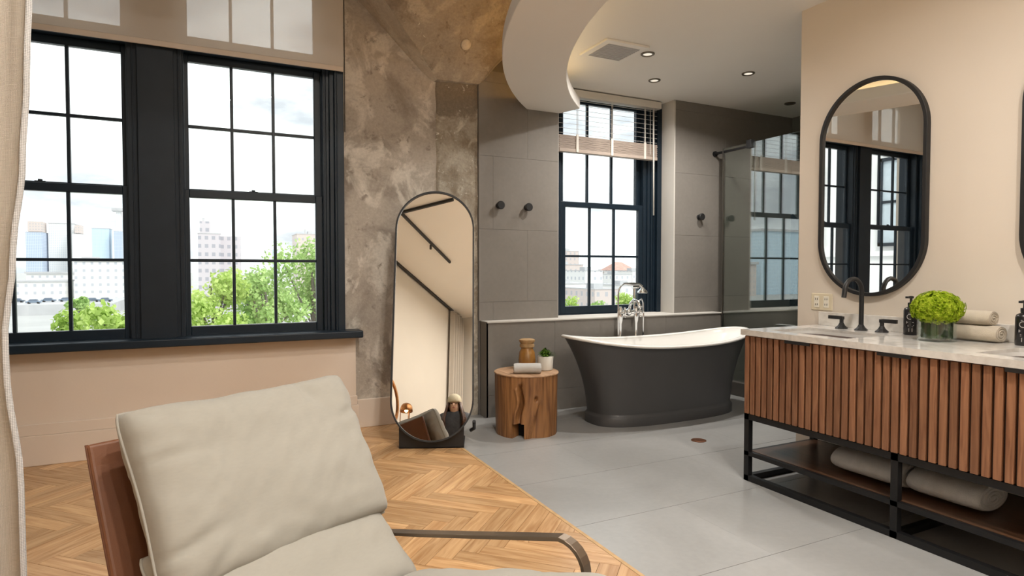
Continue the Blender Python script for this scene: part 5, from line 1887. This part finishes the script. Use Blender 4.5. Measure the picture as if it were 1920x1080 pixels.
# low roofs seen through the bathroom window
rg = random.Random(21)
lowb = [(0.60, 0.645, 260, 3.4, 'low_brick'), (0.605, 0.635, 300, 11.5, 'low_brick'), (0.65, 0.69, 212, 0.5, 'low_white'), (0.69, 0.715, 280, -0.5, 'low_brick'),
        (0.715, 0.76, 230, -1.2, 'low_white'), (0.762, 0.80, 250, 0.2, 'low_white'), (0.60, 0.66, 170, -3.6, 'low_white'), (0.672, 0.73, 142, -4.4, 'low_brick'), (0.735, 0.80, 165, -4.2, 'low_white')]
words = ['brick block at the left edge of the bathroom window view', 'tallest stepped block in the bathroom window view', 'pale block left of the middle of the bathroom window view',
         'low brick block at the middle of the bathroom window view', 'pale block below the red roof in the bathroom window view', 'pale block at the right edge of the bathroom window view',
         'near pale block low at the left in the bathroom window', 'near brick block low at the middle in the bathroom window', 'near pale block low at the right in the bathroom window']
for (ra, rb, y, z1, mt), w in zip(lowb, words):
    block('city_block', ra * y, rb * y, y, y + 16, z1, mt, w, extras=[(ra * y + 1, ra * y + 4, y + 2, y + 6, z1, z1 + 1.6, 'roof_grey', 'rooftop_unit')])
block('far_office', -330, -285, 262, 290, 24, 'tower_teal', 'teal office block reflected in the shower glass')
block('far_office', -270, -225, 252, 280, 4, 'low_brick', 'low brick block reflected in the shower glass')
rh = thing('red_roof_house', (0.742 * 270, 275, -14), 'house with a red hipped roof in the bathroom window view', 'building')
x0, x1 = 0.718 * 270, 0.768 * 270
MB().box(x0, x1, 270, 282, -14, 0.6).build('walls', 'low_white', rh)
MB().add([(x0 - 0.6, 269, 0.6), (x1 + 0.6, 269, 0.6), (x1 + 0.6, 283, 0.6), (x0 - 0.6, 283, 0.6), ((x0 + x1) / 2 - 2, 276, 5.2), ((x0 + x1) / 2 + 2, 276, 5.2)],
         [(0, 1, 5, 4), (1, 2, 5), (2, 3, 4, 5), (3, 0, 4), (0, 3, 2, 1)]).build('roof', 'roof_red', rh)

def tree(x, y, zc, rx, rz, mat, label, n=3000, leaf=0.34, seed=0, lobes=9, trunk_w=0.22, shell=0.25):
    t = thing('tree', (x, y, -14), label, 'tree', None)
    rg = random.Random(seed)
    MB().tube([(x, y, -14), (x + 0.2, y, zc - rz * 0.5), (x - 0.1, y, zc + rz * 0.4)], [trunk_w * 1.6, trunk_w, trunk_w * 0.4], 8).build('trunk', 'bark', t)
    br = MB()
    b = MB()
    for k in range(lobes):
        a = rg.uniform(0, 2 * math.pi)
        q = rg.uniform(0.2, 0.75)
        c = (x + math.cos(a) * rx * q, y + math.sin(a) * rx * q, zc + rg.uniform(-0.7, 0.75) * rz * (1 - 0.4 * q))
        br.tube([(x, y, zc - rz * 0.6), c], [trunk_w * 0.5, 0.05], 6)
        leaf_cloud(b, c, (rx * 0.48, rx * 0.48, rz * 0.40), n // lobes, leaf, rg, shell=shell, aspect=0.75)
    br.build('branches', 'bark', t)
    b.build('foliage', mat, t)
tree(0.1, 50, -1.5, 3.0, 3.6, 'tree_lime', 'lime green tree at the left of the right-hand tall window', 3600, seed=1)
tree(2.9, 56, -2.6, 1.5, 3.6, 'tree_grey', 'thin greyish tree between the two green crowns', 700, seed=2, leaf=0.26)
tree(4.0, 53, -1.7, 3.0, 3.8, 'tree_green', 'light green tree at the middle of the right-hand tall window', 3400, seed=3)
tree(8.4, 58, -1.0, 4.4, 5.4, 'tree_green', 'largest green tree at the right of the right-hand tall window', 5200, seed=4, lobes=12)
tree(1.9, 44, -4.0, 2.4, 2.8, 'tree_lime', 'low lime green tree below the grey brick tower', 2600, seed=5)
tree(-6.9, 39, -2.7, 1.7, 2.2, 'tree_lime', 'yellow-green treetop at the bottom left of the left-hand tall window', 2600, seed=6)
tree(-4.3, 37, -2.4, 1.9, 2.1, 'tree_lime', 'yellow-green treetop right of the window bar in the left-hand tall window', 2600, seed=7)
tree(-37.5, 235, -10.2, 3.4, 3.2, 'tree_green', 'dark green tree left of the big white block', 1200, seed=8, leaf=1.0)
tree(58.5, 95, -6.4, 3.2, 3.0, 'tree_lime', 'green treetop at the bottom left of the bathroom window', 1600, seed=9, leaf=0.5)
tree(66.5, 97, -7.4, 3.0, 3.0, 'tree_green', 'green treetop at the bottom middle of the bathroom window', 1600, seed=10, leaf=0.5)
tree(74.0, 98, -6.2, 3.0, 3.0, 'tree_lime', 'green treetop at the bottom right of the bathroom window', 1600, seed=11, leaf=0.5)

# white wing of the building, seen through the left window in the oval mirror
wg = thing('white_wing', (-12.0, 9.4, -14), 'white building wing with dark windows reflected in the oval mirror', 'building')
MB().box(-16, -8.0, 6.2, 12.6, -14, 12).build('walls', 'brick_white', wg)
for zc in (-4.6, -0.9, 2.8, 6.5):
    MB().box(-8.0, -7.92, 6.2, 12.6, zc - 1.28, zc - 1.16).build('string_course', 'brick_white', wg)
    for yc in (8.55, 11.3):
        fz = MB()
        fz.box(-8.0, -7.90, yc - 0.62, yc - 0.54, zc - 1.05, zc + 1.05).box(-8.0, -7.90, yc + 0.54, yc + 0.62, zc - 1.05, zc + 1.05)
        fz.box(-8.0, -7.90, yc - 0.62, yc + 0.62, zc + 0.97, zc + 1.05).box(-8.0, -7.90, yc - 0.62, yc + 0.62, zc - 1.05, zc - 0.97)
        fz.box(-8.0, -7.92, yc - 0.54, yc + 0.54, zc - 0.03, zc + 0.03).box(-8.0, -7.92, yc - 0.02, yc + 0.02, zc - 1.0, zc + 1.0)
        f_ = fz.build('window', 'window_black', wg)
        MB().box(-8.0, -7.95, yc - 0.54, yc + 0.54, zc - 0.97, zc + 0.97).build('window_pane', 'wing_pane', f_)
